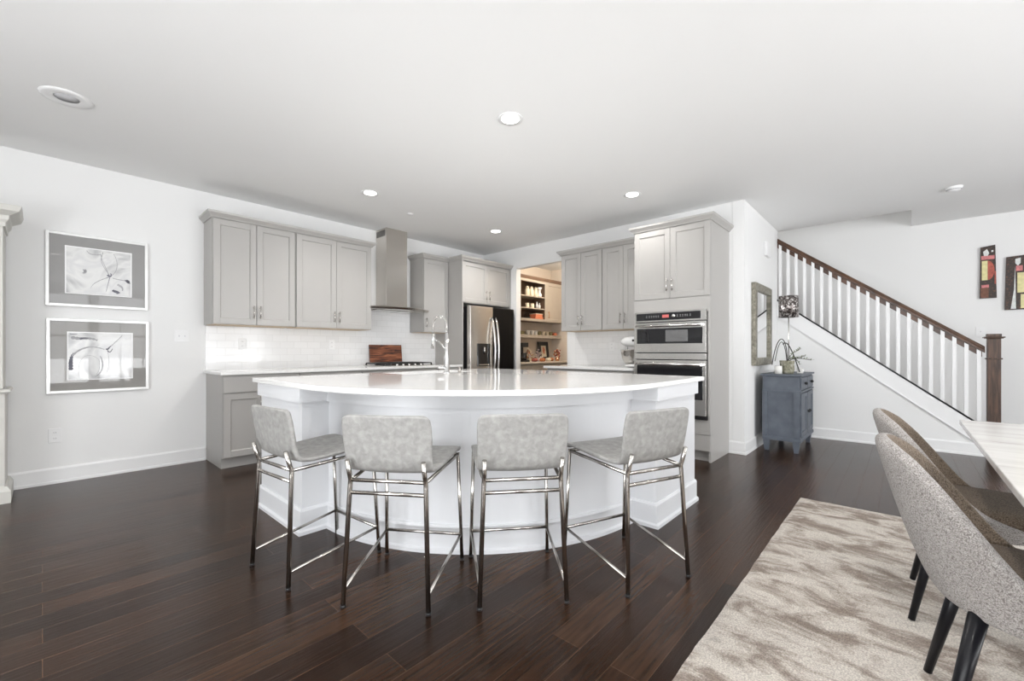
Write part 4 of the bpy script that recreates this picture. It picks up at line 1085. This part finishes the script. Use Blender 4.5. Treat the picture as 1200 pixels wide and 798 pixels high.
# ------------------------------------------------------------------ ceiling fittings
def downlight(label, x, y, power=14, visible=True):
    t = T('recessed_light', label, 'ceiling light', (x, y, H), 'recessed ceiling lights')
    t.part(MB().lathe([(.062, -.002), (.085, -.006), (.088, -.0005), (.062, -.0005)], (x, y, H), 28), 'trim_ring', 'trim')
    t.part(MB().lathe([(.0001, -.0035), (.062, -.0035), (.062, -.001)], (x, y, H), 28), 'lens', 'lamp_on')
    l = bpy.data.lights.new('downlight_beam', 'SPOT'); l.energy = power; l.spot_size = math.radians(150); l.spot_blend = .8; l.shadow_soft_size = .06; l.color = (1, .975, .945)
    lo = bpy.data.objects.new('downlight_beam', l); COL.objects.link(lo); lo.parent = t.o; lo.location = (0, 0, -.012)
for lab, x, y in (('lit recessed light nearest the camera, above the stools', 2.197, 2.02), ('lit recessed light near the left wall cabinets', 2.263, 4.03),
                  ('lit recessed light in front of the oven tower', 4.117, 2.07), ('lit recessed light deepest in the kitchen near refrigerator', 4.135, 4.07)):
    downlight(lab, x, y, 62 if x < 4 or y > 3 else 30)
for lab, x, y in (('lit recessed light over the open floor left of camera', .15, 2.0), ('lit recessed light above the rug beside the camera', 2.2, 0.0), ('lit recessed light behind the camera', .15, 0.0)):
    downlight(lab, x, y, 42)
t = T('recessed_light', 'white round recessed ceiling fitting, unlit, at upper left', 'ceiling light', (.104, 3.948, H))
t.part(MB().lathe([(.06, -.004), (.105, -.010), (.125, -.004), (.126, -.0005), (.06, -.0005)], (.104, 3.948, H), 32), 'flange', 'trim')
t.part(MB().lathe([(.0001, -.002), (.06, -.002), (.06, -.0005)], (.104, 3.948, H), 28), 'lens', 'lens_off')
t = T('smoke_detector', 'white round smoke detector on ceiling near the stairs', 'smoke detector', (6.08, -.374, H))
t.part(MB().lathe([(.0001, -.04), (.03, -.04), (.045, -.034), (.062, -.014), (.066, -.0005)], (6.08, -.374, H), 28), 'cover', 'trim')
t.part(MB().lathe([(.050, -.028), (.056, -.022), (.052, -.020)], (6.08, -.374, H), 28), 'vent_ring', 'greyprint')
t = T('ceiling_sprinkler', 'small white sprinkler disc on kitchen ceiling near the hood', 'sprinkler', (2.93, 4.3, H))
t.part(MB().lathe([(.0001, -.012), (.03, -.012), (.042, -.0005)], (2.93, 4.3, H), 20), 'cover', 'trim')

# ------------------------------------------------------------------ pantry
t = T('open_shelf_cabinet', 'taupe pantry wall cabinet with open shelves, seen through the opening', 'shelf cabinet', (5.97, 5.1, 1.645))
x0, x1, z0, z1, dp = 5.585, 6.355, 1.645, 2.39, .33
mb = MB(FP); mb.box(x0, .001, z0, x0+.019, dp-.02, z1); mb.box(x1-.019, .001, z0, x1, dp-.02, z1); mb.box(x0, .001, z0, x1, dp-.02, z0+.019); mb.box(x0, .001, z1-.019, x1, dp-.02, z1)
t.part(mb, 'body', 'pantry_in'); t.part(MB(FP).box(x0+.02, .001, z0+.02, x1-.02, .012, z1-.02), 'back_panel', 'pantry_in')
mb = MB(FP); e = .04; mb.box(x0, dp-.0195, z0, x0+e, dp, z1); mb.box(x1-e, dp-.0195, z0, x1, dp, z1); mb.box(x0+e, dp-.0195, z0, x1-e, dp, z0+.045); mb.box(x0+e, dp-.0195, z1-.045, x1-e, dp, z1)
t.part(mb, 'face_frame', 'pantry_cab')
for z in (1.87, 2.085): t.part(MB(FP).box(x0+.02, .013, z, x1-.02, dp-.021, z+.018), 'shelf', 'pantry_cab')
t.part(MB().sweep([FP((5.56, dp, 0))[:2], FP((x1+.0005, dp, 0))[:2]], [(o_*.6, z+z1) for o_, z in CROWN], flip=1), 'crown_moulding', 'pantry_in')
t = T('wall_cabinet', 'taupe pantry wall cabinet with closed door beside the open shelves', 'cabinet', (6.65, 5.1, 1.645))
t.part(MB(FP).box(6.357, .001, 1.645, 6.938, dp-.02, z1), 'body', 'pantry_cab')
d = shaker(t, FP, 6.362, 6.93, 1.65, z1-.004, dp-.0195, mat='pantry_cab'); pull(t, FP, d, 6.395, 1.78, dp, mat='copper')
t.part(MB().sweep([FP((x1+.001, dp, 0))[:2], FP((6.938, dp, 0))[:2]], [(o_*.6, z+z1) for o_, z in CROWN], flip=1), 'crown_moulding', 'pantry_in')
o = MB().box(5.18, 5.0, 1.345, 6.935, YW-.001, 1.402).build('floating_shelf', 'pantry_cab', bevel=.003); tag(o, 'thick taupe floating shelf holding cups in the pantry', 'shelf')
t = T('base_cabinet', 'taupe pantry base cabinet under the pantry counter', 'cabinet', (6.05, 4.95, 0))
t.part(MB(FP).box(5.18, .001, .1, 6.93, .57, .875), 'body', 'pantry_cab'); t.part(MB(FP).box(5.19, .001, 0, 6.92, .50, .099), 'toe_kick', 'pantry_cab')
for i in range(4):
    a = 5.19+i*.434; d = slab_front(t, FP, a, a+.428, .70, .865, .5705, mat='pantry_cab'); pull(t, FP, d, a+.214, .79, .5895, vertical=False)
    d = shaker(t, FP, a, a+.428, .11, .692, .5705, mat='pantry_cab'); pull(t, FP, d, a+(.40 if i % 2 == 0 else .03), .6, .59)
o = MB().box(5.172, 4.64, .8845, 6.935, YW-.001, .914).build('countertop', plain('pantry_counter', (.62, .55, .46), .3), bevel=.003); tag(o, 'warm beige pantry countertop crowded with autumn decor', 'countertop')

def small(name, label, cat, x, y, z, prof, mat, group=None, extra=None, sc=1.0):
    t_ = T(name, label, cat, (x, y, z), group)
    t_.part(MB().lathe([(r*sc, h*sc) for r, h in prof], (x, y, z), 18), 'body', mat)
    if extra: extra(t_)
    return t_
JAR = [(.0001, 0), (.042, 0), (.045, .02), (.045, .12), (.032, .135), (.032, .15), (.0001, .15)]
def lid(x, y, z, m='cream'):
    return lambda t_: t_.part(MB().lathe([(.0001, .150), (.036, .150), (.036, .165), (.012, .168), (.012, .18), (.0001, .182)], (x, y, z), 16), 'lid', m)
zs = [1.645+.0195+.001, 1.87+.0185, 2.085+.0185]
yS = 5.02
for i, (x, lab) in enumerate(((5.91, 'cream lidded canister, leftmost of three on the top pantry shelf'), (6.03, 'cream lidded canister, middle of three on the top pantry shelf'), (6.15, 'cream lidded canister, rightmost of three on the top pantry shelf'))):
    small('canister', lab, 'canister', x, yS, zs[2], JAR, 'cream', 'canisters on the top pantry shelf', lid(x, yS, zs[2]))
small('vase', 'white waisted vase at right of the canisters on top pantry shelf', 'vase', 6.262, yS, zs[2], [(.0001, 0), (.04, 0), (.048, .05), (.022, .10), (.03, .14), (.052, .185), (.048, .185), (.02, .11), (.0001, .1)], 'ceramic')
MUG = [(.0001, 0), (.034, 0), (.036, .01), (.036, .085), (.032, .085), (.030, .012), (.0001, .012)]
def mug_handle(x, y, z, m):
    return lambda t_: t_.part(MB().tube([(x+.034, y, z+.07), (x+.055, y, z+.062), (x+.058, y, z+.035), (x+.034, y, z+.02)], .005, 6), 'handle', m)
for x, lab in ((5.91, 'cream mug at left on middle pantry shelf'), (6.05, 'cream mug second on middle pantry shelf')):
    small('mug', lab, 'mug', x, yS, zs[1], MUG, 'cream', 'mugs on the middle pantry shelf', mug_handle(x, yS, zs[1], 'cream'))
BOT = [(.0001, 0), (.024, 0), (.026, .07), (.012, .10), (.012, .125), (.016, .13), (.0001, .132)]
small('bottle', 'grey blue small bottle on middle pantry shelf', 'bottle', 6.19, yS, zs[1], BOT, 'lens_off')
small('bottle', 'white small bottle at right on middle pantry shelf', 'bottle', 6.265, yS, zs[1], BOT, 'ceramic', None, None, .85)
for k_, (zz, hw_) in enumerate(((0, .115), (.066, .10))):
    t = T('storage_box', ('larger coral red box at the bottom of the pantry shelf stack', 'smaller coral red box lying on top of the larger one')[k_], 'box', (6.18, yS, zs[0]+zz))
    t.part(MB().box(6.18-hw_, yS-.062, zs[0]+zz, 6.18+hw_, yS+.09, zs[0]+zz+.05), 'base', 'clay', bevel=.003)
    t.part(MB().box(6.18-hw_-.004, yS-.066, zs[0]+zz+.0505, 6.18+hw_+.004, yS+.094, zs[0]+zz+.064), 'lid', 'cream' if k_ else 'clay', bevel=.003)
t = T('wire_basket', 'dark wire basket at left of the coral boxes', 'basket', (5.88, yS, zs[0]))
bz = zs[0]
t.part(MB().lathe([(.0001, 0.001), (.05, .001), (.07, .05), (.066, .05), (.046, .005), (.0001, .005)], (5.90, yS, bz), 18), 'bowl', 'iron')
t.part(MB().tube([(5.835, yS, bz+.05), (5.85, yS, bz+.12), (5.90, yS, bz+.15), (5.95, yS, bz+.12), (5.965, yS, bz+.05)], .004, 6), 'handle', 'iron')
# cups on the floating shelf
CUP = [(.0001, 0), (.02, 0), (.024, .01), (.038, .06), (.040, .075), (.036, .075), (.022, .014), (.0001, .012)]
zf = 1.4025; yF = YW-.13
for i, x in enumerate((6.05, 6.165, 6.28)):
    small('cup', ('white cup on floating shelf, leftmost of three', 'white cup on floating shelf, middle of three', 'white cup on floating shelf, rightmost of three')[i], 'cup', x, yF, zf, CUP, 'ceramic', 'white cups on the floating shelf', lambda t_, x=x: t_.part(MB().tube([(x+.034, yF, zf+.06), (x+.055, yF, zf+.05), (x+.034, yF, zf+.03)], .004, 6), 'handle', 'ceramic'), 1.15)
small('teapot', 'small olive teapot at the left end of floating shelf', 'teapot', 5.88, yF, zf, [(.0001, 0), (.03, 0), (.048, .03), (.04, .06), (.015, .07), (.0001, .075)], 'olive', None,
      lambda t_: t_.part(MB().tube([(5.92, yF, zf+.03), (5.95, yF, zf+.045), (5.965, yF, zf+.065)], .007, 6), 'spout', 'olive'))
for i, (x, m_, lab) in enumerate(((6.50, 'cream', 'cream bowl on floating shelf right of the cups'), (6.62, 'cream', 'pale cream cup on floating shelf before olive bowl'), (6.74, 'olive', 'olive bowl standing on floating shelf'), (6.865, 'amber', 'orange pumpkin at right end of floating shelf'), (6.385, 'olive', 'dark olive cup on floating shelf right after the white cups'))):
    if m_ == 'amber':
        t = T('pumpkin', lab, 'pumpkin', (x, yF, zf)); mb = MB()
        for k_ in range(8): a = 2*PI*k_/8; mb.sphere((x+.022*math.cos(a), yF+.022*math.sin(a), zf+.032), .032, 1, 1, 1, 10, 8)
        t.part(mb, 'flesh', 'clay'); t.part(MB().rod((x, yF, zf+.06), (x+.006, yF, zf+.082), .005, .003), 'stem', 'olive')
    else:
        small('bowl' if 'bowl' in lab else 'cup', lab, 'bowl' if 'bowl' in lab else 'cup', x, yF, zf, CUP, m_, None, None, 1.05)
# pantry counter
zc = .9145
t = T('coffee_maker', 'black coffee maker at the left of pantry counter', 'coffee maker', (5.74, 4.98, zc))
t.part(MB().box(5.66, 4.90, zc, 5.84, 5.12, zc+.03), 'base', 'black', bevel=.006)
t.part(MB().box(5.67, 5.04, zc+.03, 5.83, 5.12, zc+.26), 'tower', 'black', bevel=.006)
t.part(MB().box(5.67, 4.92, zc+.26, 5.83, 5.12, zc+.34), 'head', 'black', bevel=.008)
t.part(MB().lathe([(.0001, 0), (.05, 0), (.06, .05), (.05, .12), (.045, .13), (.0001, .13)], (5.75, 4.965, zc+.03), 16), 'carafe', 'bglass')
t = T('framed_picture', 'small black framed picture with orange flower standing on pantry counter', 'picture', (6.60, 5.15, zc))
fa = lambda p: (p[0], 5.16+p[1]+(p[2]-zc)*.12, p[2])
mb = MB(fa); x0, x1, z0, z1, w = 6.45, 6.76, zc+.002, zc+.37, .075
mb.box(x0, 0, z0, x0+w, .018, z1); mb.box(x1-w, 0, z0, x1, .018, z1); mb.box(x0+w, 0, z0, x1-w, .018, z0+w); mb.box(x0+w, 0, z1-w, x1-w, .018, z1)
t.part(mb, 'frame', 'black'); t.part(MB(fa).box(x0+w, .006, z0+w, x1-w, .014, z1-w), 'mat_board', 'cream')
mb = MB(fa); 
for dx, dz in ((0, .03), (.018, .0), (-.012, -.02), (.006, -.05)): mb.sphere((6.605+dx, .004, zc+.21+dz), .022, 1, .1, 1.2)
t.part(mb, 'flower_print', 'clay')
def bouquet(label, x, y, mats, seed, h, r, potm='cream', name='flower_arrangement'):
    rnd = random.Random(seed); t_ = T(name, label, 'flower arrangement', (x, y, zc))
    t_.part(MB().lathe([(.0001, 0), (.035, 0), (.045, .03), (.035, .07), (.03, .07), (.0001, .06)], (x, y, zc), 14), 'pot', potm)
    mb = MB()
    for i in range(46):
        a = rnd.uniform(0, 2*PI); q = rnd.uniform(0, 1)**.6; zz = zc+.06+h*rnd.uniform(0, 1)*(1-.5*q)
        mb.mi = rnd.randrange(len(mats)); mb.sphere((x+r*q*math.cos(a), y+r*.8*q*math.sin(a), zz), rnd.uniform(.010, .02), 1, 1, .8, 6, 4)
    t_.part(mb, 'blossoms', mats)
bouquet('cream and olive flowers on pantry counter next to coffee maker', 5.98, 5.04, ['cream', 'olive', 'amber', 'lav'], 4, .17, .085)
bouquet('mauve and dark flowers on pantry counter left of black frame', 6.19, 4.98, ['lav', 'cream', 'black', 'lav'], 9, .19, .09, 'lav')
bouquet('rust red berries and orange leaves in front of the black frame\'s right edge', 6.70, 4.93, ['rust', 'amber', 'rust', 'copper'], 12, .22, .085, 'copper')
for i, (x, y, m_, lab) in enumerate(((5.90, 4.84, 'rust', 'small rust pumpkin in front of the cream flowers'), (6.08, 4.80, 'amber', 'small amber pumpkin in front of the mauve flowers'), (6.30, 4.84, 'cream', 'small cream pumpkin near the black frame'), (6.46, 4.90, 'amber', 'small amber pumpkin just in front of black frame'))):
    t = T('pumpkin', lab, 'pumpkin', (x, y, zc)); mb = MB()
    for k_ in range(8): a = 2*PI*k_/8; mb.sphere((x+.024*math.cos(a), y+.024*math.sin(a), zc+.033), .033, 1, 1, 1, 10, 8)
    t.part(mb, 'flesh', m_); t.part(MB().rod((x, y, zc+.06), (x+.006, y, zc+.085), .005, .003), 'stem', 'olive')
# pantry ceiling light (its own lamp)
t = T('pantry_ceiling_light', 'warm lit ceiling light inside the pantry', 'ceiling light', (5.95, 4.2, H))
t.part(MB().lathe([(.12, -.03), (.13, -.0005)], (5.95, 4.2, H), 24), 'ring', 'trim')
t.part(MB().lathe([(.0001, -.045), (.08, -.042), (.12, -.03)], (5.95, 4.2, H), 24), 'lens', 'lamp_on')
l = bpy.data.lights.new('pantry_beam', 'POINT'); l.energy = 34; l.shadow_soft_size = .1; l.color = (1, .88, .74)
lo = bpy.data.objects.new('pantry_beam', l); COL.objects.link(lo); lo.parent = t.o; lo.location = (0, 0, -.12)
